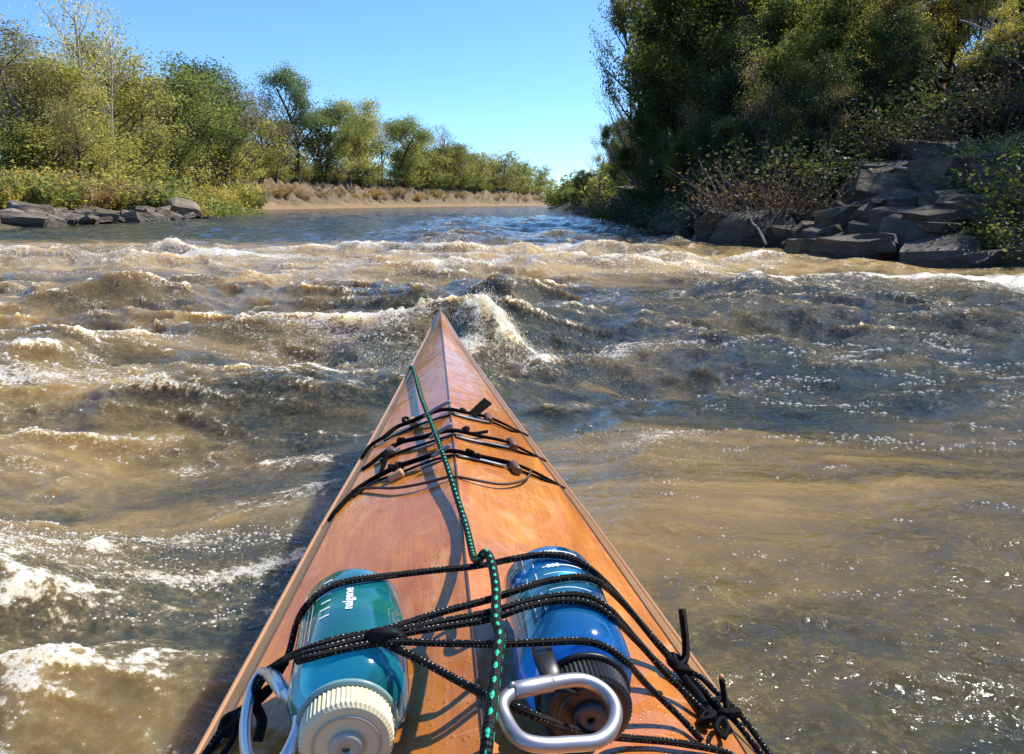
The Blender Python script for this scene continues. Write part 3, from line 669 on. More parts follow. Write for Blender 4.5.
cord([(352, 491, .002), (370, 488, .006), (395, 488, .008), (420, 484, .008), (440, 479, .006), (454, 476.5, .003), (475, 480, .006), (500, 484, .008), (518, 482, .009), (528, 477, .008), (531, 470, .006)], .0022, simple('brown_cord', (.06, .028, .014), .6), 'brown_loop_cord')

# ---- bottles
def glass(name, col, tr=.75):
    m, nt, b = mat(name); setv(b, Base_Color=(*col, 1), Roughness=.10); b.inputs['IOR'].default_value = 1.38
    b.inputs['Transmission Weight'].default_value = tr; b.inputs['Coat Weight'].default_value = 1; b.inputs['Coat Roughness'].default_value = .04; return m
m_white_ink = simple('white_ink', (.80, .84, .86), .5)
BPROF = [(0, .002), (.001, .031), (.003, .040), (.008, .0475), (.015, .0500), (.060, .0500), (.066, .0492), (.072, .0500), (.135, .0500), (.150, .0488), (.163, .0440), (.171, .0375), (.174, .0335), (.182, .0320)]
def bottle(A, B, nm_label, col, capcol, ringcol, tr, group=None):
    A = Vector(A); B = Vector(B); ax = (B - A).normalized()
    root = empty('water_bottle', A); tag(root, nm_label, 'bottle')
    mb = MB(); lathe(mb, A, B, BPROF, 56); mb.build('body', glass('tinted_clear_plastic_' + nm_label.split()[0], col, tr), root)
    # ribbed screw cap
    C0 = A + ax * .178; mb = MB(); s = ax.cross(Vector((0, 0, 1))).normalized(); w = s.cross(ax)
    prof = [(0, .0335), (.001, .0355), (.019, .0350), (.0215, .0325), (.0222, .030)]; seg = 120; V = []; F = []
    for (d, r_) in prof:
        for j in range(seg):
            a = 2 * math.pi * j / seg; rr = r_ + (.0011 if (j // 1) % 2 and r_ > .034 else 0)
            V.append(C0 + ax * d + s * math.cos(a) * rr + w * math.sin(a) * rr)
    for k in range(len(prof) - 1):
        for j in range(seg): j2 = (j + 1) % seg; F.append((k * seg + j, (k + 1) * seg + j, (k + 1) * seg + j2, k * seg + j2))
    F.append(tuple((len(prof) - 1) * seg + j for j in range(seg))[::-1]); F.append(tuple(range(seg)))
    mb.add(V, F); cap = mb.build('cap', capcol, root, smooth=False)
    mb = MB(); C1 = C0 + ax * .0222
    lathe(mb, C1, C1 + ax, [(-.0002, .0135), (.004, .0135), (.0055, .0120), (.0056, .0035), (.003, .003)], 36, cap=False); lathe(mb, C1, C1 + ax, [(-.0002, .0265), (.0012, .0262), (.0014, .0245), (-.0002, .0243)], 48, cap=False)
    mb.build('spout', ringcol[1], cap)
    mb = MB(); c2 = A + ax * .1735
    lathe(mb, c2, c2 + ax, [(0, .0385), (.0012, .0400), (.0030, .0400), (.0042, .0385), (.0042, .0335), (0, .0335), (0, .0385)], 56, cap=False)
    ring = mb.build('retaining_ring', ringcol[0], root)
    return root, A, ax, s, w, C1
m_cap_w = simple('cream_plastic', (.72, .66, .42), .45); m_cap_w2 = simple('cream_plastic_worn', (.46, .46, .38), .45)
m_cap_k = simple('black_plastic', (.014, .014, .015), .38); m_cap_k2 = simple('grey_black_plastic', (.05, .05, .052), .42)
def bott_axis(x0, y0, x1, y1, h0=.0505, h1=.0505):
    a = DP(x0, y0, h0); b_ = DP(x1, y1, h1); return a, b_
mtm = simple('pale_teal_plastic_ring', (.20, .34, .34), .3)
A, B = bott_axis(354, 607, 346, 752)
bl, bA, bax, bs, bw, bC = bottle(A, B, 'teal water bottle with cream screw cap under the black cords', (.03, .58, .62), m_cap_w, (mtm, m_cap_w2), .84)
A2, B2 = bott_axis(547, 583, 588, 712)
br_, cA, cax, cs, cw, cC = bottle(A2, B2, 'blue water bottle with black screw cap and white measuring marks', (.03, .40, 1.0), m_cap_k, (m_cap_k, m_cap_k2), .82)
BOT[:] = [(bA, bA + bax * .2), (cA, cA + cax * .2)]
def on_cyl(A, ax, d, th, r=.0504):
    s = ax.cross(Vector((0, 0, 1))).normalized(); w = s.cross(ax); return A + ax * d + s * math.cos(th) * r + w * math.sin(th) * r
def ink(mb, A, ax, d0, th0, d1, th1, wd, n=8):
    """a thin printed stroke on the bottle wall"""
    V = []
    for k in range(n + 1):
        t = k / n; d = d0 + (d1 - d0) * t; th = th0 + (th1 - th0) * t; L = math.hypot(d1 - d0, (th1 - th0) * .045)
        od = (th1 - th0) * .045 / L * wd / 2; ot = -(d1 - d0) / L * wd / 2 / .045
        V += [on_cyl(A, ax, d + od, th + ot), on_cyl(A, ax, d - od, th - ot)]
    mb.add(V, [(2 * k, 2 * k + 1, 2 * k + 3, 2 * k + 2) for k in range(n)])
# s points to one side; find the angle of the wall that faces the camera
def cam_th(A, ax, d=.1):
    s = ax.cross(Vector((0, 0, 1))).normalized(); w = s.cross(ax); v = Vector((0, 0, CAMZ)) - (A + ax * d)
    return math.atan2(v.dot(w), v.dot(s)), (1 if s.x > 0 else -1)
th, sg = cam_th(bA, bax); mb = MB()
L_ = lambda deg: th - sg * R(deg)     # degrees towards the right of the picture
for k in range(6):
    ink(mb, bA, bax, .028 + k * .0125, L_(-36), .028 + k * .0125, L_(-25), .0022)
for k, (a, b0, b1) in enumerate([(-47, .03, .115), (-53, .035, .12), (-60, .045, .12), (-66, .05, .12)]):
    ink(mb, bA, bax, b0, L_(a), b1, L_(a), .0011)
mb.build('measuring_marks', m_white_ink, bl)
def text_on(body, A, ax, d, th_, size, parent, name='lettering', rot=0, r=.0506):
    cu = bpy.data.curves.new(name, 'FONT'); cu.body = body; cu.size = size; cu.align_x = 'CENTER'; cu.align_y = 'CENTER'; cu.extrude = .00005
    cu.offset = size * .02
    o = bpy.data.objects.new(name, cu); COL.objects.link(o); cu.materials.append(m_white_ink)
    p = on_cyl(A, ax, d, th_, r); nrm = (p - (A + ax * d)).normalized(); xax = -ax if rot == 0 else ax
    if rot == 2: xax = nrm.cross(ax).normalized(); xax = xax if xax.x > 0 else -xax
    yax = nrm.cross(xax); M_ = Matrix((xax, yax, nrm)).transposed().to_4x4(); M_.translation = p - wloc(parent)
    dg = bpy.context.evaluated_depsgraph_get(); dg.update(); me_ = bpy.data.meshes.new_from_object(o.evaluated_get(dg)); bpy.data.objects.remove(o)
    o = bpy.data.objects.new(name, me_); COL.objects.link(o)
    o.matrix_world = M_; o.parent = parent; LOC[o.name] = wloc(parent); return o
text_on('nalgene', bA, bax, .071, L_(-6), .0125, bl, rot=0)
mb = MB(); c0 = on_cyl(bA, bax, .038, L_(-5), .0506); nn = (c0 - (bA + bax * .038)).normalized()
lathe(mb, c0, c0 + nn, [(0, .0038), (.0003, .0038)], 18); mb.build('emblem', m_white_ink, bl)
th, sg = cam_th(cA, cax); mb = MB(); L_ = lambda deg: th - sg * R(deg)
for a in (-20, -9): 
    for d0, d1 in ((.018, .047), (.058, .078), (.092, .122)): ink(mb, cA, cax, d0, L_(a), d1, L_(a), .0010)
for k in range(8):
    d = .022 + k * .0135; ink(mb, cA, cax, d, L_(-44), d, L_(-27), .0010); ink(mb, cA, cax, d + .003, L_(0), d + .003, L_(46), .0010 if k % 2 else .0016)
mb.build('measuring_marks', m_white_ink, br_)
for d, t_ in ((.026, '1000'), (.053, '800'), (.080, '600'), (.107, '400')):
    text_on(t_, cA, cax, d, L_(12), .0085, br_, rot=2)
for d, t_ in ((.029, '32 oz'), (.070, '24'), (.112, '16')):
    text_on(t_, cA, cax, d, L_(-36), .0070, br_, rot=2)
# loop strap of the blue bottle's cap
mb = MB(); P = [DP(541, 646, .085), DP(545, 660, .088), DP(551, 674, .086), DP(558, 687, .080), DP(566, 690, .072), DP(572, 694, .060)]
tube(mb, P, .0085, 10, 6, flat=.25); mb.build('loop_strap', m_cap_k, br_)

# ---- carabiners: a bent aluminium bar with a gate
def carabiner(pts, r, label, m, gate):
    P = catmull([Vector(p) for p in pts] + [Vector(pts[0])], 8)[:-1]; c0 = sum(P, Vector()) / len(P)
    root = empty('carabiner', c0); tag(root, label, 'carabiner')
    mb = MB(); tube(mb, P, r, 14, 0, closed=True); mb.build('frame_bar', m, root)
    mb = MB(); A = Vector(gate[0]); B = Vector(gate[1]); t = (B - A).normalized(); L = (B - A).length
    lathe(mb, A, B, [(0, r * 1.02), (.001, r * 1.2), (L * .45, r * 1.18), (L - .001, r * 1.2), (L, r * 1.02)], 20); mb.build('gate', m, root)
    mb = MB(); lump(mb, A + Vector((0, 0, r * .9)), r * .5, r * .5, r * .5); mb.build('rivet', m_alu, root); return root
h1 = .055
cl = [(262, 672, .045), (276, 677, .060), (286, 694, .066), (297, 706, .066), (299, 724, .066), (292, 745, .064), (280, 763, .058), (262, 768, .048), (248, 756, .040), (245, 730, .036), (248, 705, .037), (254, 685, .040)]
carabiner([DP(*q) for q in cl], .0051, 'silver carabiner hooked in the black cord beside the teal bottle', m_alu_l, (DP(270, 674, .056), DP(285, 694, .066)))
cr = [(514, 690, .085), (545, 684, .090), (580, 680, .092), (603, 690, .092), (615, 708, .090), (612, 728, .088), (597, 741, .086), (570, 744, .084), (542, 745, .082), (520, 739, .080), (507, 722, .078), (502, 704, .080)]
carabiner([DP(*q) for q in cr], .0052, 'grey carabiner hanging in front of the blue bottle cap', m_alu, (DP(512, 691, .085), DP(552, 683, .090)))

# ---- bungee cords over the bottles
H = .094
cord([(204, 756, .004), (232, 716, .012), (262, 697, .025), (286, 661, .050), (297, 622, .065), (310, 602, .078), (328, 588, .084), (354, 580, .082), (395, 575, .072), (438, 570, .058), (470, 567, .052), (494, 563, .060), (512, 559, .085), (547, 554.5, .096), (578, 561, .094), (607, 584, .078), (640, 622, .040), (664, 650, .020), (682, 668, .012)], .0033)
cord([(237, 722, .014), (252, 697, .034), (267, 673, .052), (280, 662, .066), (298, 653, .082), (334, 640, .094), (384, 630, .092), (438, 613, .074), (491, 599, .075), (520, 589, .093), (552, 580, .097), (585, 577, .095), (607, 588, .080), (632, 613, .050), (658, 645, .024), (680, 670, .012)], .0033)
cord([(298, 657, .078), (334, 646, .092), (384, 634, .092), (430, 624, .074), (491, 612, .076), (520, 603, .092), (554, 596, .097), (585, 596, .097), (610, 610, .082), (635, 638, .052), (672, 680, .018), (712, 719, .006)], .0033)
cord([(384, 637, .090), (430, 629, .074), (491, 619, .074), (522, 608, .092), (556, 601, .097), (588, 603, .095), (613, 618, .078), (650, 655, .036), (672, 676, .018)], .0030)
cord([(298, 661, .074), (340, 650, .090), (388, 642, .092), (436, 643, .074), (490, 644, .078), (504, 644, .086), (547, 642, .096), (591, 642, .094), (622, 658, .074), (647, 685, .040), (679, 716, .012), (702, 741, .004)], .0031)
cord([(384, 643, .090), (420, 660, .074), (455, 679, .064), (488, 697, .066), (500, 701, .072), (522, 710, .080), (544, 720, .074), (580, 732, .040), (616, 737, .014), (650, 740, .008), (679, 743, .008), (725, 752, .006), (740, 764, .004)], .0033)
mb = MB(); lump(mb, DP(384, 636, .095), .017, .007, .007, 4, .4, 14); mb.build('cord_whipping', m_black, ROOTK)
cord([(286, 661, .052), (262, 676, .045), (256, 690, .040), (256, 706, .030), (262, 720, .020), (258, 740, .012)], .0048, m_black)
cord([(228, 724, .008), (240, 716, .010), (254, 704, .020), (268, 690, .035)], .0050, m_black)
cord([(205, 756, .002), (216, 742, .006), (228, 727, .010), (236, 724, .010), (232, 740, .006), (222, 756, .004)], .0030, m_black)
knot(DP(230, 724, .010), .008, 5, m=m_black)
# right-hand fittings
for c0, r_, sd_ in ((DP(679, 664, .014), .0085, 1), (DP(684, 671, .012), .0070, 2), (DP(728, 714, .012), .0080, 3), (DP(722, 706, .010), .0060, 6), (DP(706, 718, .010), .0060, 4)): knot(c0, r_, sd_, m=m_black)
def tail(a, b_, c_, r, tipm=None):
    mb = MB(); tube(mb, [a, b_, c_], r, 10, 6); o = mb.build('cord_tail', m_black, ROOTK)
    if tipm: mb = MB(); t = (c_ - b_).normalized(); lathe(mb, c_ - t * .001, c_ + t * .004, [(0, r * .9), (.003, r * .9), (.0045, r * .5)], 10); mb.build('cord_tip', tipm, o)
tail(DP(680, 666, .012), DP(686, 652, .026), DP(682, 609, .066), .0042)
tail(DP(728, 714, .010), DP(725, 700, .020), DP(721.5, 678, .040), .0030, m_wood)
for pts in ([(690, 672, .010), (702, 678, .014), (716, 692, .016), (734, 708, .012), (752, 730, .006), (772, 758, .003)], [(688, 676, .010), (700, 686, .012), (716, 704, .014), (736, 722, .010), (750, 740, .006), (764, 758, .003)],
            [(690, 678, .008), (704, 694, .010), (716, 706, .010), (726, 713, .010)], [(680, 672, .010), (694, 690, .010), (706, 706, .010), (714, 720, .008)]):
    cord(pts, .0030 if len(pts) > 4 else .0042, m_bungee if len(pts) > 4 else m_black)
mb = MB(); c0 = DP(722, 742, 0); lathe(mb, c0, c0 + Vector((0, 0, .02)), [(0, .010), (.003, .010), (.004, .007), (.010, .006), (.011, .0075), (.014, .006), (.015, .003)], 20); mb.build('deck_bolt', m_alu, ROOTK)
mb = MB(); tube(mb, [DP(722, 738, .010), DP(716, 728, .014), DP(722, 718, .014), DP(728, 728, .014), DP(724, 738, .010)], .0026, 8, 5); mb.build('shackle', m_black, ROOTK)

# ---- green and black bow line
mb = MB()
P = path([(409, 374, -.012), (411, 367, .004), (414, 372, .009), (420.5, 396, .012), (432, 425, .019), (445, 460, .020), (457, 498, .012), (466, 526, .014), (471, 547, .026), (474, 558, .040), (479, 559, .062), (485, 553, .074), (491, 561, .078), (496, 588, .084), (496, 620, .086), (500, 636, .090), (497, 660, .090), (493, 695, .086), (488, 735, .080), (484, 770, .070), (478, 830, .050)])
tube(mb, P, .0044, 12, 8)
rope = mb.build('bow_line', m_rope, None); tag(rope, 'green and black braided rope running down the kayak deck', 'rope')
# ------------------------------------------------------------------ trees
def leaf_mat(name, stops, trans=.45, vary=.25):
    m, nt, b = mat(name); tn = N(nt, 'ShaderNodeAttribute', attribute_name='tint').outputs['Fac']
    oi = N(nt, 'ShaderNodeObjectInfo').outputs['Random']
    f = mathn(nt, 'ADD', tn, mathn(nt, 'MULTIPLY_ADD', oi, vary, -vary / 2), clamp=True)
    c = ramp(nt, f, stops); nt.links.new(c, b.inputs['Base Color']); setv(b, Roughness=.6); b.inputs['Specular IOR Level'].default_value = .3
    tr = N(nt, 'ShaderNodeBsdfTranslucent'); nt.links.new(mixc(nt, 1.0, c, (1.5, 1.5, .8), 'MULTIPLY'), tr.inputs[0])
    mx = N(nt, 'ShaderNodeMixShader'); mx.inputs[0].default_value = trans
    nt.links.new(b.outputs[0], mx.inputs[1]); nt.links.new(tr.outputs[0], mx.inputs[2])
    nt.links.new(mx.outputs[0], nt.nodes['Material Output'].inputs[0]); return m
def bark_mat(name, a, c_):
    m, nt, b = mat(name); tc = N(nt, 'ShaderNodeTexCoord').outputs['Object']
    n_ = noise_n(nt, mapping(nt, tc, (6, 6, 1.2)), 2, 5, .7); nt.links.new(ramp(nt, n_, [(.35, a), (.65, c_)]), b.inputs['Base Color'])
    setv(b, Roughness=.9); nt.links.new(bump(nt, n_, .04), b.inputs['Normal']); return m
LM = {
 'green': leaf_mat('green_leaves', [(0, (0.091, 0.116, 0.037)), (.5, (0.189, 0.220, 0.071)), (1, (0.342, 0.354, 0.122))]),
 'dark': leaf_mat('dark_green_leaves', [(0, (0.046, 0.073, 0.027)), (.5, (0.104, 0.140, 0.049)), (1, (0.220, 0.244, 0.085))]),
 'yellow': leaf_mat('yellow_green_leaves', [(0, (0.207, 0.213, 0.067)), (.5, (0.366, 0.348, 0.104)), (1, (0.561, 0.500, 0.171))]),
 'olive': leaf_mat('olive_leaves', [(0, (0.134, 0.128, 0.059)), (.5, (0.256, 0.232, 0.104)), (1, (0.415, 0.354, 0.159))]),
 'blue': leaf_mat('blue_green_leaves', [(0, (0.061, 0.098, 0.055)), (.5, (0.128, 0.177, 0.098)), (1, (0.244, 0.293, 0.159))]),
 'pale': leaf_mat('pale_sycamore_leaves', [(0, (0.366, 0.329, 0.171)), (.5, (0.586, 0.525, 0.293)), (1, (0.750, 0.659, 0.390))]),
 'rust': leaf_mat('rusty_leaves', [(0, (0.183, 0.104, 0.051)), (.5, (0.329, 0.207, 0.104)), (1, (0.464, 0.342, 0.159))]),
 'gold': leaf_mat('golden_leaves', [(0, (0.281, 0.220, 0.061)), (.5, (0.488, 0.390, 0.110)), (1, (0.708, 0.561, 0.183))]),
 'brown': leaf_mat('dry_brown_leaves', [(0, (0.159, 0.110, 0.067)), (.5, (0.293, 0.207, 0.134)), (1, (0.439, 0.329, 0.207))]),
}
LM['umber'] = leaf_mat('umber_dry_leaves', [(0, (.050, .036, .026)), (.5, (.115, .078, .052)), (1, (.22, .155, .09))])
LM['shade_green'] = leaf_mat('shaded_green_leaves', [(0, (.040, .058, .018)), (.5, (.088, .112, .032)), (1, (.22, .23, .06))], .5)  # this and the next two palettes: leaf colours darkened for bank shade
LM['shade_dark'] = leaf_mat('shaded_dark_leaves', [(0, (.018, .034, .016)), (.5, (.038, .060, .026)), (1, (.090, .115, .04))], .35)
LM['shade_olive'] = leaf_mat('shaded_olive_leaves', [(0, (.060, .056, .018)), (.5, (.15, .135, .04)), (1, (.30, .26, .07))], .5)
BK = {'grey': bark_mat('grey_bark', (.085, .07, .055), (.20, .17, .14)), 'dark': bark_mat('dark_bark', (.030, .024, .018), (.085, .068, .05)), 'white': bark_mat('pale_bark', (.32, .28, .22), (.55, .50, .42))}
def leaf_mesh(name, P, size, tint, m, parent, droop=.25, seed=0, asp=.55):
    rg = np.random.default_rng(seed); n = len(P); P = np.asarray(P)
    a = rg.normal(size=(n, 3)); a[:, 2] = a[:, 2] * .6 - droop; a /= np.linalg.norm(a, axis=1)[:, None]
    b_ = rg.normal(size=(n, 3)); b_[:, 2] *= .8; c = np.cross(a, b_); c /= np.linalg.norm(c, axis=1)[:, None]; nn = np.cross(a, c)
    L = (size * rg.uniform(.6, 1.35, n))[:, None]; W_ = L * asp
    v = np.stack([P - a * L * .5, P + c * W_ * .5 + nn * L * .08, P + a * L * .5, P - c * W_ * .5 + nn * L * .08], 1).reshape(-1, 3)
    me = bpy.data.meshes.new(name); me.vertices.add(4 * n); me.vertices.foreach_set('co', v.astype(np.float32).ravel())
    me.loops.add(4 * n); me.loops.foreach_set('vertex_index', np.arange(4 * n, dtype=np.int32)); me.polygons.add(n)
    me.polygons.foreach_set('loop_start', np.arange(0, 4 * n, 4, dtype=np.int32)); me.polygons.foreach_set('loop_total', np.full(n, 4, np.int32)); me.update(calc_edges=True)
    t = me.attributes.new('tint', 'FLOAT', 'POINT'); t.data.foreach_set('value', np.repeat(np.clip(tint + rg.normal(0, .13, n), 0, 1), 4).astype(np.float32))
    me.materials.append(m); o = bpy.data.objects.new(name, me); COL.objects.link(o)
    if parent is not None: o.parent = parent; LOC[o.name] = wloc(parent)
    return o
def grow(seed, H, spread, nlimb, fork=3, clear=.25, lean=0.0, up=.5, sparse=0, trunk_r=.02, wob=.10, depth=3, stems=1):
    """skeleton of a tree of height H at the origin: list of (points, r0, r1), and twig tips"""
    rd = random.Random(seed); segs = []; tips = []
    def limb(p, d, L, r, lev):
        P = [p.copy()]; d = d.normalized(); n = 5 if lev < 2 else 3
        for k in range(n):
            d = (d + Vector((rd.gauss(0, wob), rd.gauss(0, wob), rd.gauss(0, wob * .7) + (.09 * up if lev else .02)))).normalized(); P.append(P[-1] + d * L / n)
        segs.append((P, r, r * .45 if lev < depth else r * .25, lev))
        if lev >= depth:
            for q in P[1:]: tips.append((q, L))
            return
        m = nlimb if lev == 0 else fork
        for k in range(m):
            t = (clear + (1 - clear) * (k + .5 + rd.uniform(-.3, .3)) / m) if lev == 0 else rd.uniform(.35, 1.0)
            f = t * n; i = min(int(f), n - 1); q = P[i].lerp(P[i + 1], f - i)
            a = rd.uniform(0, 2 * math.pi); el = rd.uniform(.15, .9) * up + (.25 * t if lev == 0 else .1)
            s = Vector((math.cos(a), math.sin(a), el)).normalized(); dd = (s + d * (.35 if lev == 0 else .6)).normalized()
            LL = (spread * (1.0 - .55 * abs(t - .45)) * rd.uniform(.7, 1.1)) if lev == 0 else L * rd.uniform(.45, .7)
            limb(q, dd, LL, r * (1 - .6 * t) * (.55 if lev == 0 else .6), lev + 1)
        if lev > 0: limb(P[-1], d, L * .5, r * .45, depth)
    for s_ in range(stems):
        a = rd.uniform(0, 6.28); off = Vector((math.cos(a), math.sin(a), 0)) * (.25 * s_)
        limb(off, Vector((lean + (.25 * math.cos(a) if s_ else 0), .25 * math.sin(a) if s_ else 0, 1)), H * (.93 if not s_ else rd.uniform(.6, .85)), H * trunk_r, 0)
    return segs, tips
def tree_proto(name, seed, H, spread, leafk, barkk, leaf, dens, per=.55, **kw):
    segs, tips = grow(seed, H, spread, **kw); root = empty(name, (0, 0, 0)); rg = np.random.default_rng(seed)
    mb = MB()
    for P, r0, r1, lev in segs:
        if lev == 0: P = [P[0] - Vector((0, 0, .6))] + P
        r0 = max(r0, .010); r1 = max(r1, .006)
        tube(mb, P, lambda t: (r0 + (r1 - r0) * t) * (1 + (.5 * (1 - t) ** 6 if lev == 0 else 0)), 8 if lev == 0 else (5 if lev == 1 else 3), 2 if lev == 0 else 0)
    t = mb.build('trunk', BK[barkk], root)
    if dens:
        T = np.array([q for q, _ in tips]); n = int(len(T) * dens); idx = rg.integers(0, len(T), n)
        P = T[idx] + rg.normal(0, per, (n, 3)) * np.array([1, 1, .7])
        ct = np.clip(.5 + .9 * gn(T[idx][:, 0] * .7 + T[idx][:, 2] * .5, T[idx][:, 1] * .7 + T[idx][:, 2] * .4, seed), 0, 1)
        leaf_mesh('crown', P, leaf, ct, LM[leafk], root, seed=seed)
    zs = [v.co.z for v in root.children[-1].data.vertices] if dens else [H]; zs.sort()
    root['H'] = float(zs[int(len(zs) * .985) - 1]) * (1.0 if dens else 1.0); return root
PR = {}
def proto(key, *a, **kw): PR[key] = tree_proto(*a, **kw)
proto('round', 'broadleaf_tree', 1, 8, 3.2, 'green', 'dark', .16, 34, .42, nlimb=11, fork=3, clear=.28)
proto('oak', 'oak_tree', 2, 8, 3.9, 'dark', 'dark', .16, 36, .40, nlimb=12, fork=3, clear=.30, up=.35)
proto('olive', 'broadleaf_tree', 3, 9, 3.2, 'olive', 'grey', .14, 23, .42, nlimb=12, fork=3, clear=.3)
proto('yellow', 'cottonwood_tree', 4, 8, 2.4, 'yellow', 'grey', .15, 25, .42, nlimb=11, fork=3, clear=.15, up=.8)
proto('blue', 'cottonwood_tree', 5, 9, 2.5, 'blue', 'dark', .14, 34, .38, nlimb=12, fork=3, clear=.25, up=.9)
proto('bare', 'bare_tree', 6, 9, 3.0, 'brown', 'grey', .12, 3, .3, nlimb=12, fork=4, clear=.3, up=.8)
proto('pale', 'sycamore_tree', 7, 12, 3.4, 'pale', 'white', .16, 3.2, .45, nlimb=12, fork=3, clear=.35, up=.9, trunk_r=.012)
proto('small', 'sapling_tree', 8, 5, 1.6, 'yellow', 'grey', .15, 15, .35, nlimb=9, fork=3, clear=.1, up=.8, stems=2, depth=2)
proto('lean', 'leaning_tree', 9, 7, 2.0, 'olive', 'dark', .17, 10, .4, nlimb=8, fork=3, clear=.4, lean=.55)
proto('far', 'broadleaf_tree', 10, 9, 3.4, 'green', 'dark', .40, 11, .6, nlimb=14, fork=2, clear=.03, depth=2)
proto('farolive', 'broadleaf_tree', 12, 9, 3.2, 'olive', 'grey', .38, 10, .6, nlimb=14, fork=2, clear=.03, depth=2)
proto('faryellow', 'cottonwood_tree', 13, 9, 2.6, 'yellow', 'grey', .36, 10, .55, nlimb=14, fork=2, clear=.02, depth=2)
# the steep wooded bank on the right is nearer: finer leaves
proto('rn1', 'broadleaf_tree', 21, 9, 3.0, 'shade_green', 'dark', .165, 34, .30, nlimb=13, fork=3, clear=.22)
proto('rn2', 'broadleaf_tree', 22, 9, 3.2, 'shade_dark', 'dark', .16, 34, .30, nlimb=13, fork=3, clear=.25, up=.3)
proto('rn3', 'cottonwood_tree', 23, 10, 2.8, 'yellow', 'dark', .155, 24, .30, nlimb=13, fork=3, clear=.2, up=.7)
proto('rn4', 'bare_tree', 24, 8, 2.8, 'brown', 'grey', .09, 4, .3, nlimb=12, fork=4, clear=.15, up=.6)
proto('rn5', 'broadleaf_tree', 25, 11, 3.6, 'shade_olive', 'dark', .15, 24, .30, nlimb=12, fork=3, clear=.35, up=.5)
def bush_proto(key, name, seed, leafk, leaf, n, stems=26, h=1.4, w=1.3, barkk='grey', tipn=.12):
    rd = random.Random(seed); rg = np.random.default_rng(seed); root = empty(name, (0, 0, 0)); mb = MB(); pts = []
    for k in range(stems):
        a = rd.uniform(0, 6.28); q = Vector((math.cos(a), math.sin(a), 0)) * rd.uniform(0, .45) * w; o_ = rd.uniform(.2, 1) * w * .75
        hh = h * rd.uniform(.55, 1.1) * (1 - .25 * o_ / w); P = [q - Vector((0, 0, .25))]
        for j in range(1, 5):
            t = j / 4; P.append(q + Vector((math.cos(a) * o_ * t ** 1.5 + rd.gauss(0, .04), math.sin(a) * o_ * t ** 1.5 + rd.gauss(0, .04), hh * t)))
        tube(mb, P, lambda t: .012 * (1 - .75 * t), 3, 0)
        for j in range(int(n / stems)):
            t = rd.uniform(.15, 1.0) * 4; i = min(int(t), 3); pts.append(P[i].lerp(P[i + 1], t - i) + Vector((rd.gauss(0, tipn), rd.gauss(0, tipn), rd.gauss(0, tipn))))
    mb.build('stems', BK[barkk], root)
    pts = np.array(pts); ct = np.clip(.5 + .9 * gn(pts[:, 0] * 1.5 + pts[:, 2], pts[:, 1] * 1.5, seed), 0, 1)
    leaf_mesh('foliage', pts, leaf, ct, LM[leafk], root, seed=seed, droop=-.1); root['H'] = h; PR[key] = root
bush_proto('b_yel', 'willow_bush', 31, 'yellow', .15, 1500); bush_proto('b_gold', 'goldenrod_bush', 32, 'gold', .13, 1300)
bush_proto('b_rust', 'rusty_bush', 33, 'rust', .13, 1300); bush_proto('b_green', 'green_bush', 34, 'green', .15, 1500); bush_proto('b_brown', 'dry_brush', 35, 'brown', .12, 900)
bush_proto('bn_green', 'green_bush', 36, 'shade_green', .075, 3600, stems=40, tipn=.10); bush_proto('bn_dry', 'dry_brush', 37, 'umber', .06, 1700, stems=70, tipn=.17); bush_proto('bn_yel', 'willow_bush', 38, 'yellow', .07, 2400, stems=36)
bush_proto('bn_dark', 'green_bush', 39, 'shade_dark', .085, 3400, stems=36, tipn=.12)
KIDS = {k: list(v.children) for k, v in PR.items()}
USED = set(); PLANTS = []
def place(key, x, y, h, rz, zone, sink=.1, wide=1.0, z=None):
    p = PR[key]
    if key in USED:
        o = p.copy(); COL.objects.link(o)
        for ch in KIDS[key]: c_ = ch.copy(); COL.objects.link(c_); c_.parent = o
    else: o = p; USED.add(key)
    s = h / p['H']; o.location = (x, y, (gz(x, y) if z is None else z) - sink); o.scale = (s * wide, s * wide, s); o.rotation_euler = (0, 0, rz)
    PLANTS.append((o, key, zone)); return o
rd = random.Random(5)
def by_px(key, px, ypx, Y, zone, wide=1.0, z=None, rz=None):
    """a tree Y metres ahead at this place along the bank, as tall as it looks there"""
    if zone in (LB, 'far bend'):
        need = 4.5 if px < 235 else 9.5
        for _ in range(120):
            x = at(px, 195, Y).x; q = land(np.array([x]), np.array([Y]))
            if q[1][0] > need: break
            Y += 1.5
    x = at(px, ypx, Y).x; zt = at(px, ypx, Y).z; z0 = gz(x, Y)
    return place(key, x, Y, max(1.0, zt - z0 + .1), rd.uniform(0, 6.28) if rz is None else rz, zone, wide=wide)
LB = 'left bank'; RB = 'right bank'
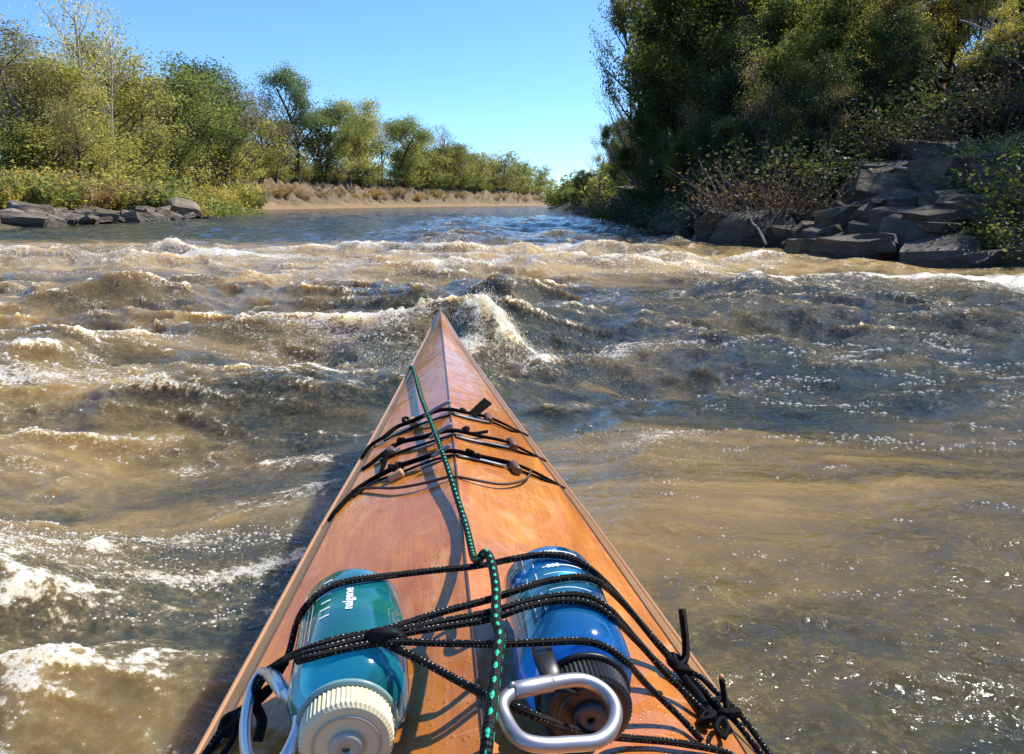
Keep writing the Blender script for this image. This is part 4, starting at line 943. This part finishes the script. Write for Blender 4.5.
# left bank, near to far
for a in [('olive', -8, 30, 42, 1.35), ('pale', 62, -28, 47, 1.0), ('pale', 92, 2, 50, .9), ('yellow', 104, 52, 46, 1.3), ('bare', 126, 62, 52, 1.0), ('oak', 187, 74, 50, 1.2), ('round', 158, 78, 60, 1.2), ('yellow', 60, 66, 44, 1.2), ('olive', 30, 48, 52, 1.1),
          ('small', 20, 120, 43, 1.3), ('lean', 66, 112, 42, 1.0), ('small', 92, 118, 43, 1.4), ('small', 136, 120, 46, 1.4), ('bare', 214, 74, 58, 1.0), ('bare', 236, 90, 60, 1.3), ('bare', 262, 96, 64, 1.3), ('bare', 250, 104, 62, 1.3), ('bare', 122, 66, 47, .9), ('bare', 272, 118, 66, 1.1), ('bare', 362, 118, 96, 1.0), ('olive', 225, 86, 72, 1.1), ('blue', 291, 76, 78, 1.0),
          ('small', 232, 142, 60, 1.3), ('small', 258, 146, 70, 1.4), ('lean', 313, 132, 84, 1.0), ('yellow', 346, 104, 90, 1.2), ('round', 322, 108, 98, 1.2), ('olive', 366, 118, 100, 1.2), ('yellow', 334, 120, 86, 1.0), ('round', 392, 120, 112, 1.2), ('bare', 380, 122, 118, 1.0), ('olive', 426, 132, 126, 1.2), ('bare', 436, 126, 138, 1.0), ('round', 450, 146, 142, 1.2), ('faryellow', 410, 142, 118, 1.2)]:
    by_px(a[0], a[1], a[2], a[3], LB, a[4])
back = [('olive', 5, 60, 62), ('green', 45, 78, 70)]
for k in range(30):      # the wood behind
    px = 4 + k * 12.5 + rd.uniform(-5, 5); Y = 62 + k * 2.6 + rd.uniform(-5, 8)
    top = np.interp(px, [0, 120, 200, 250, 300, 380], [62, 84, 96, 112, 122, 136]) + rd.uniform(-3, 14)
    by_px(rd.choice(['far', 'farolive', 'faryellow', 'farolive', 'bare']), px, top, Y, LB, rd.uniform(1.1, 1.5))
for k in range(24):      # under-storey along the top of the bank
    px = 2 + k * 16 + rd.uniform(-5, 5); Y = np.interp(px, [0, 200, 240, 330, 400], [40, 46, 58, 100, 118]) + rd.uniform(0, 4)
    by_px(rd.choice(['small', 'small', 'far', 'faryellow']), px, np.interp(px, [0, 200, 300, 400], [128, 138, 155, 166]) + rd.uniform(-8, 10), Y, LB, rd.uniform(1.2, 1.7))
for k in range(64):      # the far bend
    px = 400 + (k // 2) * 4.9 + rd.uniform(-3, 3); Y = np.interp(px, [440, 495, 560], [150, 215, 290]) + rd.uniform(0, 25) + 14 * (k % 2)
    top = np.interp(px, [400, 450, 470, 500, 530, 560], [146, 152, 156, 157, 165, 178]) + rd.uniform(-3, 8) + 5 * (k % 2)
    by_px(['far', 'farolive', 'far', 'faryellow'][rd.randrange(4)], px, top, Y, 'far bend', rd.uniform(1.0, 1.4))
for k in range(60):      # bushes over the rocks
    px = -20 + 262 * ((k % 30) / 29) + rd.uniform(-5, 5); row = k // 30; Y = np.interp(px, [0, 180, 205, 240], [28, 40.5, 44, 56]) + 1.2 + row * 3.2 + rd.uniform(-.3, 1.2)
    key = rd.choice(['b_yel', 'b_gold', 'b_rust', 'b_yel', 'b_green', 'b_rust', 'b_brown'] if px < 140 else ['b_yel', 'b_gold', 'b_yel', 'b_green', 'b_yel'])
    x = at(px, 190, Y).x; place(key, x, Y, rd.uniform(1.0, 1.55) * (1 + .25 * row), rd.uniform(0, 6.28), LB, wide=1.15)
for k in range(90):      # brush on top of the cut bank
    if k % 6 == 2: continue
    t = k / 89; px = 243 + 297 * t; Y = np.interp(px, [245, 330, 413, 493, 545], [92, 118, 158, 208, 236]) + rd.uniform(0, 3)
    for _ in range(80):
        x = at(px, 190, Y).x
        if land(np.array([x]), np.array([Y]))[1][0] > (10.5 if k % 2 else 5.5): break
        Y += 1
    place(rd.choice(['b_brown', 'b_yel', 'b_rust', 'b_green'] if k % 2 else ['b_brown', 'b_rust', 'b_brown']), x, Y, rd.uniform(1.4, 2.6) if k % 2 else rd.uniform(1.0, 1.9), rd.uniform(0, 6.28), LB, wide=1.5)
for k in range(60):      # thicket under the trees of the far bank
    px = 240 + k * 5.1 + rd.uniform(-2, 2); Y = np.interp(px, [240, 330, 413, 493, 545], [98, 125, 165, 215, 245]) + rd.uniform(0, 10)
    by_px(rd.choice(['far', 'farolive', 'faryellow']), px, np.interp(px, [240, 400, 545], [160, 172, 184]) + rd.uniform(-7, 7), Y, LB if px < 440 else 'far bend', rd.uniform(1.5, 2.0))
for k in range(26):      # thicket that closes the gap behind the rock spit
    px = 150 + k * 4.2 + rd.uniform(-3, 3); Y = np.interp(px, [150, 200, 255], [43, 47, 66]) + rd.uniform(0, 8); x = at(px, 190, Y).x
    for _ in range(30):
        if land(np.array([x]), np.array([Y]))[1][0] > 1.5: break
        Y += 1; x = at(px, 190, Y).x
    place(rd.choice(['b_yel', 'b_green', 'b_yel', 'b_gold']), x, Y, rd.uniform(1.6, 2.8), rd.uniform(0, 6.28), LB, wide=1.1)
for a in (('rn2', 884, 70, 21), ('rn1', 902, 66, 22.5), ('rn2', 920, 74, 21.5), ('rn1', 870, 76, 23), ('rn2', 980, 60, 21)): by_px(a[0], a[1], a[2], a[3], RB, 1.0)
# right bank
for a in [('rn5', 712, -50, 33, .62), ('rn1', 690, 45, 36, .62), ('rn3', 655, 92, 40, .6), ('rn2', 706, 60, 29, .65), ('rn4', 668, 30, 37, .6), ('rn3', 672, 10, 35, .55), ('rn4', 640, 8, 38, .6), ('rn1', 645, 78, 40, .55), ('rn5', 660, -40, 36, .5), ('rn2', 622, 150, 42, .7), ('rn1', 740, 20, 26, .75), ('rn3', 760, -40, 31, .9), ('rn2', 742, 30, 22, .9), ('rn3', 735, -30, 36, .8), ('rn1', 790, 10, 20, .9), ('rn5', 820, -80, 24, 1.0), ('rn2', 810, 60, 17.5, .8), ('rn4', 770, 60, 18, .9),
          ('rn5', 905, -90, 22, .8), ('rn1', 868, -40, 26, .9), ('rn4', 985, -20, 20, 1.0), ('rn4', 930, 10, 19, .9), ('rn2', 880, 20, 19, .8), ('rn1', 960, -60, 26, .9), ('rn3', 1010, -50, 28, 1.0), ('rn5', 968, -80, 23.5, .7), ('rn2', 1050, -20, 20, .9), ('rn4', 840, 90, 17, .7),
          ('rn1', 622, 128, 46, .7), ('rn4', 600, 138, 52, .8), ('rn2', 628, 120, 50, .7), ('rn3', 604, 158, 55, .8), ('rn2', 648, 110, 33, .7), ('rn2', 585, 172, 62, 1), ('rn1', 574, 178, 70, 1), ('rn1', 645, 150, 30, .9), ('rn2', 668, 140, 24, .9), ('rn1', 690, 130, 22, .9), ('rn2', 740, 120, 18.5, .9), ('rn1', 715, 140, 19.5, .9), ('rn2', 760, 110, 20, .9), ('rn1', 790, 110, 19, .9), ('rn2', 820, 115, 18, .9), ('rn1', 850, 100, 19, .9), ('rn2', 880, 95, 20, .9), ('rn2', 910, 90, 19.5, .9), ('rn1', 940, 80, 20, .9), ('rn1', 665, 120, 26, .8), ('rn4', 700, 110, 21.5, .8), ('rn2', 720, 120, 20, .8)]:
    by_px(a[0], a[1], a[2], a[3], RB, a[4])
for k in range(28):      # the wood up the hillside
    px = 690 + (k % 14) * 27 + rd.uniform(-9, 9); Y = (24 if k < 14 else 31) + rd.uniform(0, 5) + (700 - px) * .02
    by_px(['rn1', 'rn2', 'rn5', 'rn3', 'rn1', 'rn3'][rd.randrange(6)], px, rd.uniform(-70, 20), Y, RB, rd.uniform(.9, 1.15))
for x, y, h in ((15.5, 10.6, 9.0), (14.5, 13.5, 7.5), (18, 13.5, 8.5), (19, 17, 9), (16.5, 16, 8), (22, 19, 9), (13, 15.5, 6.5), (20.5, 21, 9)):  # unseen trees beyond the right frame edge, added to shade rocks and water
    place(rd.choice(['rn1', 'rn2', 'rn5']), x, y, h, rd.uniform(0, 6.28), RB)
for k in range(46):
    px = [600, 620, 640, 660, 680, 700, 720, 742, 764, 786, 808, 830, 850, 872, 894, 916, 940, 962, 985, 1005, 1022, 1040, 1060][k % 23] + rd.uniform(-9, 9); row = k // 23
    y0 = np.interp(px, [600, 640, 680, 750, 850, 1024], [49, 31, 20.5, 15.5, 13.5, 12.5]); Y = y0 + (2.2 if px > 680 else 3.6 + .06 * y0) + row * 3.5 + rd.uniform(-.3, 1.5)
    if px > 830 and row == 0: Y += 1.4
    key = rd.choice(['bn_green', 'bn_dry', 'bn_dark', 'bn_dark', 'bn_dry']) if px > 640 else rd.choice(['bn_green', 'bn_yel', 'bn_dark'])
    x = at(px, 190, Y).x; place(key, x, Y, rd.uniform(.9, 1.7), rd.uniform(0, 6.28), RB, wide=1.2)
for px, Y, h, key in ((765, 15.2, 1.7, 'bn_dry'), (740, 15.6, 1.5, 'bn_dry'), (795, 14.6, 1.2, 'bn_dry'), (1015, 10.9, 1.15, 'bn_green'), (985, 13.4, .8, 'bn_yel'), (1030, 10.0, .9, 'bn_green'), (958, 12.8, .7, 'bn_yel'), (660, 24, 1.6, 'bn_dark'), (690, 19.5, 1.2, 'bn_dark'), (625, 34, 1.7, 'bn_green'), (610, 42, 1.9, 'bn_dark'), (640, 30, 1.5, 'bn_dark'), (720, 17.5, 1.3, 'bn_dark')):
    x = at(px, 190, Y).x; place(key, x, Y, h, rd.uniform(0, 6.28), RB, wide=1.2)
for k in range(24):      # low growth on the far point of the right bank
    t = k / 23; Y = 52 + 66 * t + rd.uniform(-2, 2); x = np.interp(Y, [50, 85, 112], [6, 5.6, 5.2]) + 1.2 + rd.uniform(0, 2.5)
    place(rd.choice(['b_green', 'b_yel', 'b_green', 'far']), x, Y, rd.uniform(1.8, 3.0), rd.uniform(0, 6.28), 'right point', wide=1.4)
for k in range(16):
    t = k / 15; Y = 58 + 60 * t; place(rd.choice(['far', 'farolive', 'small']), 10 + rd.uniform(0, 7), Y, rd.uniform(2.8, 4.6), rd.uniform(0, 6.28), 'right point', wide=1.3)

# ------------------------------------------------------------------ rocks
def rock_mat():
    m, nt, b = mat('shaded_weathered_sandstone'); g = N(nt, 'ShaderNodeNewGeometry'); tc = N(nt, 'ShaderNodeTexCoord').outputs['Object']
    n1 = noise_n(nt, mapping(nt, tc, (1, 1, 3)), 1.8, 7, .65, .5); n2 = noise_n(nt, tc, 9, 5, .7)
    c = ramp(nt, n1, [(.30, (.045, .036, .026)), (.5, (.11, .088, .062)), (.70, (.24, .19, .135))])
    c = mixc(nt, mathn(nt, 'MULTIPLY', ss(nt, n2, .5, .68), .4), c, (.13, .12, .08))
    oi = N(nt, 'ShaderNodeObjectInfo').outputs['Random']; c = mixc(nt, mathn(nt, 'MULTIPLY', oi, .5), c, (.08, .07, .055))
    sp = N(nt, 'ShaderNodeSeparateXYZ'); nt.links.new(g.outputs['Position'], sp.inputs[0]); wet = ss(nt, sp.outputs[2], .30, .10)
    c = mixc(nt, mathn(nt, 'MULTIPLY', wet, .6), c, (.05, .042, .032)); nt.links.new(c, b.inputs['Base Color'])
    nt.links.new(mathn(nt, 'MULTIPLY_ADD', wet, -.5, .85), b.inputs['Roughness'])
    nt.links.new(bump(nt, mathn(nt, 'ADD', n1, mathn(nt, 'MULTIPLY', n2, .5)), .16), b.inputs['Normal']); return m
m_rock = rock_mat(); RP = []  # right-bank stone, its colour darkened to stand in for tree shade
m_rock_l = m_rock.copy(); m_rock_l.name = 'sunlit_weathered_sandstone'  # same stone painted paler for the sunlit left bank
for nd in m_rock_l.node_tree.nodes:
    if nd.type == 'VALTORGB':
        for e, c_ in zip(nd.color_ramp.elements, ((.11, .085, .06), (.26, .205, .15), (.44, .36, .27))): e.color = (*c_, 1)
for k in range(10):
    rr_ = random.Random(400 + k); bm = bmesh.new(); bmesh.ops.create_cube(bm, size=1.0)
    fl = [1, .75, .5, .42, .9, .6, .38, .8, .55, .7][k]
    for v in bm.verts: v.co = Vector((v.co.x * rr_.uniform(.8, 1.25), v.co.y * rr_.uniform(.8, 1.25), v.co.z * fl * rr_.uniform(.8, 1.2)))
    for j in range(7):
        d = Vector((rr_.gauss(0, 1), rr_.gauss(0, 1), rr_.gauss(0, .8))).normalized(); dist_ = rr_.uniform(.36, .5) * (abs(d.x) + abs(d.y) + fl * abs(d.z)) * .78
        r_ = bmesh.ops.bisect_plane(bm, geom=bm.verts[:] + bm.edges[:] + bm.faces[:], plane_co=d * dist_, plane_no=d, clear_outer=True)
        ed = [e for e in r_['geom_cut'] if isinstance(e, bmesh.types.BMEdge)]
        if ed:
            try: bmesh.ops.contextual_create(bm, geom=ed)
            except Exception: pass
    bmesh.ops.bevel(bm, geom=bm.edges[:], offset=.022, segments=1, affect='EDGES', clamp_overlap=True)
    bmesh.ops.triangulate(bm, faces=bm.faces[:]); bmesh.ops.subdivide_edges(bm, edges=bm.edges[:], cuts=2, use_grid_fill=True)
    for v in bm.verts:
        n_ = mnoise.noise(v.co * 2.6 + Vector((k * 5, 0, 0))) * .035 + mnoise.noise(v.co * 7 + Vector((0, k * 5, 0))) * .014; v.co += v.co.normalized() * n_
        v.co.z += .012 * math.sin(v.co.z * 30 + k)
    me = bpy.data.meshes.new('rock'); bm.to_mesh(me); bm.free(); me.materials.append(m_rock); RP.append(me)
ROCKS = []
def rock(k, x, y, z, sx, sy, sz, rz, tilt, zone, slab=False):
    o = bpy.data.objects.new('rock_slab' if slab else 'boulder', RP[k % 10]); COL.objects.link(o); o.location = (x, y, z); o.scale = (sx, sy, sz)
    o.rotation_euler = (tilt[0], tilt[1], rz); ROCKS.append((o, zone))
    if zone[0] == 'l': o.material_slots[0].link = 'OBJECT'; o.material_slots[0].material = m_rock_l
    return o
rd = random.Random(9)
# left bank rock row, px / size in metres
for k in range(40):
    px = -10 + k * 5.5 + rd.uniform(-3, 3); Y = np.interp(px, [-10, 100, 150, 205], [24.6, 30, 35, 39.3]) + rd.uniform(-.2, .5)
    s = rd.uniform(.45, .9) * (.7 if px > 190 else 1); x = at(px, 215, Y).x
    rock(rd.randrange(10), x, Y, gz(x, Y) * .5 + .10, s * 1.4, s, s * .8, rd.uniform(0, 6.28), (rd.uniform(-.45, .45), rd.uniform(-.45, .45)), 'left rocks')
x = at(183, 212, 39).x; rock(0, x, 39, .45, 1.3, 1.1, 1.2, .5, (.5, .4), 'left rocks')
x = at(12, 222, 25.2).x; rock(3, x, 25.4, .22, 1.7, 1.2, 1.0, .3, (.1, .12), 'left rocks')
for k in range(14):
    px = rd.uniform(0, 190); Y = np.interp(px, [-10, 100, 150, 205], [26.5, 31.5, 36.5, 40.5]) + rd.uniform(0, .8); s = rd.uniform(.5, 1.1); x = at(px, 215, Y).x
    rock(rd.randrange(10), x, Y, gz(x, Y) + .05, s * 1.3, s, s * .8, rd.uniform(0, 6.28), (rd.uniform(-.2, .2), rd.uniform(-.2, .2)), 'left rocks')
# right bank: placed stones (px centre, py centre, distance, width m, height m, prototype, turn, slab)
for (px, py, Y, w_, h_, k, rz, sl_) in [(862, 247, 11.2, 1.05, .52, 4, .2, 0), (940, 258, 10.2, .95, .42, 1, .9, 0), (985, 262, 9.9, .9, .35, 5, .3, 0), (1022, 258, 9.9, .9, .5, 7, 1.2, 0), (826, 246, 12.2, .55, .4, 0, .4, 0), (812, 232, 13.2, .7, .5, 4, 1.3, 0), (850, 222, 12.9, 1.0, .45, 5, .1, 1), (848, 213, 13.8, 1.1, .3, 6, .2, 1),
    (892, 220, 12.6, 1.15, .7, 7, .5, 0), (925, 232, 11.6, 1.3, .5, 3, .55, 1), (962, 222, 11.9, 1.5, .38, 6, .5, 1), (1000, 232, 11.2, 1.1, .42, 3, .2, 1), (905, 196, 14.3, .9, .35, 6, .1, 1), (880, 192, 14.8, 1.2, .4, 3, .3, 1), (915, 180, 15.5, 1.6, .38, 6, .05, 1), (865, 182, 15.8, 1.4, .4, 3, .2, 1), (930, 165, 16.6, 1.9, .42, 2, .02, 1), (882, 170, 16.4, 1.6, .4, 6, .1, 1), (905, 245, 11.4, .5, .35, 8, .3, 0),
    (750, 230, 14.6, 1.1, .8, 0, .3, 0), (722, 228, 15.6, 1.1, .7, 7, 1.1, 0), (775, 232, 14.2, .8, .55, 4, .7, 0), (795, 243, 13.6, .5, .3, 5, .5, 0), (700, 224, 17.6, 1.0, .6, 5, .2, 0), (682, 224, 19.2, 1.0, .6, 1, .8, 0), (735, 214, 17.2, 1.2, .55, 3, .4, 1), (760, 208, 17.4, 1.5, .45, 6, .9, 1), (1005, 214, 12.8, 1.1, .4, 5, .6, 1), (1035, 240, 10.6, 1.0, .5, 8, .3, 0), (958, 246, 10.9, .8, .4, 4, .1, 0), (876, 236, 12.0, .8, .45, 8, .9, 0), (978, 204, 13.4, 1.2, .35, 2, .1, 1)]:
    p = at(px, py, Y); rock(k, p.x, p.y, max(p.z - .04, gz(p.x, p.y) - .1), w_ * 1.0, w_ * .95, h_ * (1.3 if k in (2, 3, 6) else 1.1) / [1, .75, .5, .42, .9, .6, .38, .8, .55, .7][k], rz, (rd.uniform(-.22, .22), rd.uniform(-.42, .1)), 'right rocks', bool(sl_))
for k in range(46):
    px = rd.uniform(690, 1040); Y = np.interp(px, [690, 750, 850, 1024], [18.5, 14.8, 11.6, 9.9]) + rd.uniform(-.3, 4.5); x = at(px, 230, Y).x; s = rd.uniform(.22, .6)
    rock(rd.randrange(10), x, Y, gz(x, Y) + rd.uniform(.05, .45), s * 1.3, s, s * .8, rd.uniform(0, 6.28), (rd.uniform(-.4, .4), rd.uniform(-.4, .4)), 'right rocks')
for k in range(95):
    t = rd.random(); Y = 9.6 * math.exp(t * math.log(70 / 9.6)); _, _, _, _ = 0, 0, 0, 0
    xs = np.linspace(2, 14, 60); hh_, _, dr_, _ = land(xs, np.full(60, Y)); i = int(np.argmax(dr_ > 0)); row = rd.uniform(-.3, 2.6 if Y < 18 else 1.6)
    x = xs[i] + row; s = rd.uniform(.5, 1.15) * (1 if Y < 18 else 1.5 if Y < 35 else 2.2); k_ = rd.randrange(10)
    rock(k_, x, Y, gz(x, Y) + .08, s * 1.2, s, s * .8, rd.uniform(0, 6.28), (rd.uniform(-.25, .25), rd.uniform(-.25, .25)), 'right rocks')

# ---- drift wood, bare fallen sticks on the shaded bank
DW = []
def stick(pts, r, label, name='fallen_branch'):
    mb = MB(); tube(mb, pts, lambda t: r * (1 - .7 * t), 6, 5); o = mb.build(name, BK['white' if 'pale' in label else 'grey']); tag(o, label, 'branch'); return o
stick([at(766, 244, 13.2), at(758, 228, 13.3), at(752, 222, 13.4), at(747, 207, 13.5)], .022, 'pale bare stick leaning up out of the water against dark boulders')
stick([at(893, 167, 15.2), at(915, 169, 15.1), at(938, 166, 15.0), at(959, 161, 14.9)], .03, 'pale dead branch lying across the top stone slab')
stick([at(955, 148, 16.5), at(948, 128, 16.6), at(942, 108, 16.8)], .02, 'grey dead pole standing beside the dark hollow above the slabs')
stick([at(826, 190, 15.5), at(824, 168, 15.6), at(826, 142, 15.7)], .018, 'grey thin dead stem standing among dry brush above the boulders')
for k, (a, b_) in enumerate([((912, 128), (942, 112)), ((960, 20), (1005, 44)), ((1000, 0), (985, 52)), ((985, 30), (1020, 20)), ((960, 60), (1010, 64))]):
    stick([at(a[0], a[1], 18), at((a[0] + b_[0]) / 2, (a[1] + b_[1]) / 2 - 4, 18.1), at(b_[0], b_[1], 18.2)], .018, ['grey dead branch angled over the dark hollow', 'pale dead limb sloping down from the upper hillside', 'pale upright dead limb near the top of the hillside', 'pale short dead limb pointing to the frame edge', 'pale level dead limb in the hillside brush'][k])
x, y = at(383, 196, 112).x, 112.5
lg = MB(); tube(lg, [Vector((x - 1.6, y, gz(x, y) + .25)), Vector((x, y, gz(x, y) + .3)), Vector((x + 1.6, y, gz(x, y) + .22))], .16, 8, 4); o = lg.build('driftwood_log', BK['white']); tag(o, 'pale driftwood log lying on the orange mud shore', 'log')

# ------------------------------------------------------------------ what each plant and stone is called
ORD = ['', 'first', 'second', 'third', 'fourth', 'fifth', 'sixth', 'seventh', 'eighth', 'ninth', 'tenth', 'eleventh', 'twelfth', 'thirteenth', 'fourteenth', 'fifteenth', 'sixteenth', 'seventeenth', 'eighteenth', 'nineteenth']
def ordn(n):
    if n < 20: return ORD[n]
    t, u = divmod(n, 10); T_ = {2: 'twent', 3: 'thirt', 4: 'fort', 5: 'fift', 6: 'sixt', 7: 'sevent', 8: 'eight', 9: 'ninet', 10: 'one-hundred'}
    if n == 100: return 'hundredth'
    if n > 100: return 'hundred-and-' + ordn(n - 100)
    return T_[t] + ('ieth' if u == 0 else 'y-' + ORD[u])
DESC = {'round': ('mid-green rounded tree', 'tree'), 'oak': ('broad dark green tree', 'tree'), 'olive': ('olive green tree', 'tree'), 'yellow': ('yellow-green tree', 'tree'), 'blue': ('tall blue-green tree', 'tree'), 'bare': ('grey nearly leafless tree', 'tree'), 'pale': ('tall pale sycamore, thinly leaved,', 'tree'),
 'small': ('low yellow-green young tree', 'tree'), 'lean': ('olive tree with slanting dark trunk', 'tree'), 'far': ('distant green tree', 'tree'), 'farolive': ('distant olive tree', 'tree'), 'faryellow': ('distant yellowish tree', 'tree'),
 'rn1': ('green tree in shade', 'tree'), 'rn2': ('dark green tree in shade', 'tree'), 'rn3': ('yellow-leaved sunlit tree', 'tree'), 'rn4': ('grey twiggy bare tree', 'tree'), 'rn5': ('tall olive-leaved dark-trunked tree', 'tree'),
 'b_yel': ('yellow-green bush', 'bush'), 'b_gold': ('golden yellow bush', 'bush'), 'b_rust': ('rusty brown bush', 'bush'), 'b_green': ('green bush', 'bush'), 'b_brown': ('dry brown brush clump', 'bush'),
 'bn_green': ('green leafy bush', 'bush'), 'bn_dry': ('dry twiggy brush clump', 'bush'), 'bn_yel': ('yellowish small-leaved bush', 'bush'), 'bn_dark': ('dark green shaded bush', 'bush')}
WH = {LB: 'on the left bank', RB: 'on the steep right bank', 'far bend': 'along the far river bend', 'right point': 'on the right bank far point'}
sets = {}
def rel(o): q = to_px(o.location); return q[0]
def in_view(o, up=3.0):
    x, y, z = o.location; q0 = to_px((x, y, z)); q1 = to_px((x, y, z + up))
    return y > 2 and -60 < q0[0] < 1084
for o, key, zone in PLANTS: sets.setdefault((DESC[key], zone), []).append(o)
for (d, zone), L in sets.items():
    L.sort(key=rel)
    for i, o in enumerate(L):
        if len(L) == 1: lab = 'the only %s %s' % (d[0], WH[zone])
        else: lab = '%s %s, %s such from the left' % (d[0], WH[zone], ordn(i + 1))
        tag(o, lab, d[1], (d[0] + 's ' + WH[zone]) if len(L) > 1 else None)
for zone, txt in (('left rocks', 'by the water on the left bank'), ('right rocks', 'on the shaded right bank')):
    for slab in (False, True):
        L = sorted([o for o, z_ in ROCKS if z_ == zone and o.name.startswith('rock_slab') == slab], key=rel); nm = 'flat stone slab' if slab else ('grey-brown boulder' if zone[0] == 'l' else 'dark boulder')
        for i, o in enumerate(L): tag(o, '%s %s, %s such from the left' % (nm, txt, ordn(i + 1)), 'rock', nm + 's ' + txt)
for k, p in PR.items():
    if k not in USED:
        for c_ in KIDS[k]: bpy.data.objects.remove(c_)
        bpy.data.objects.remove(p)
    elif 'H' in p: pass
for o, _, _ in PLANTS:
    if 'H' in o: del o['H']
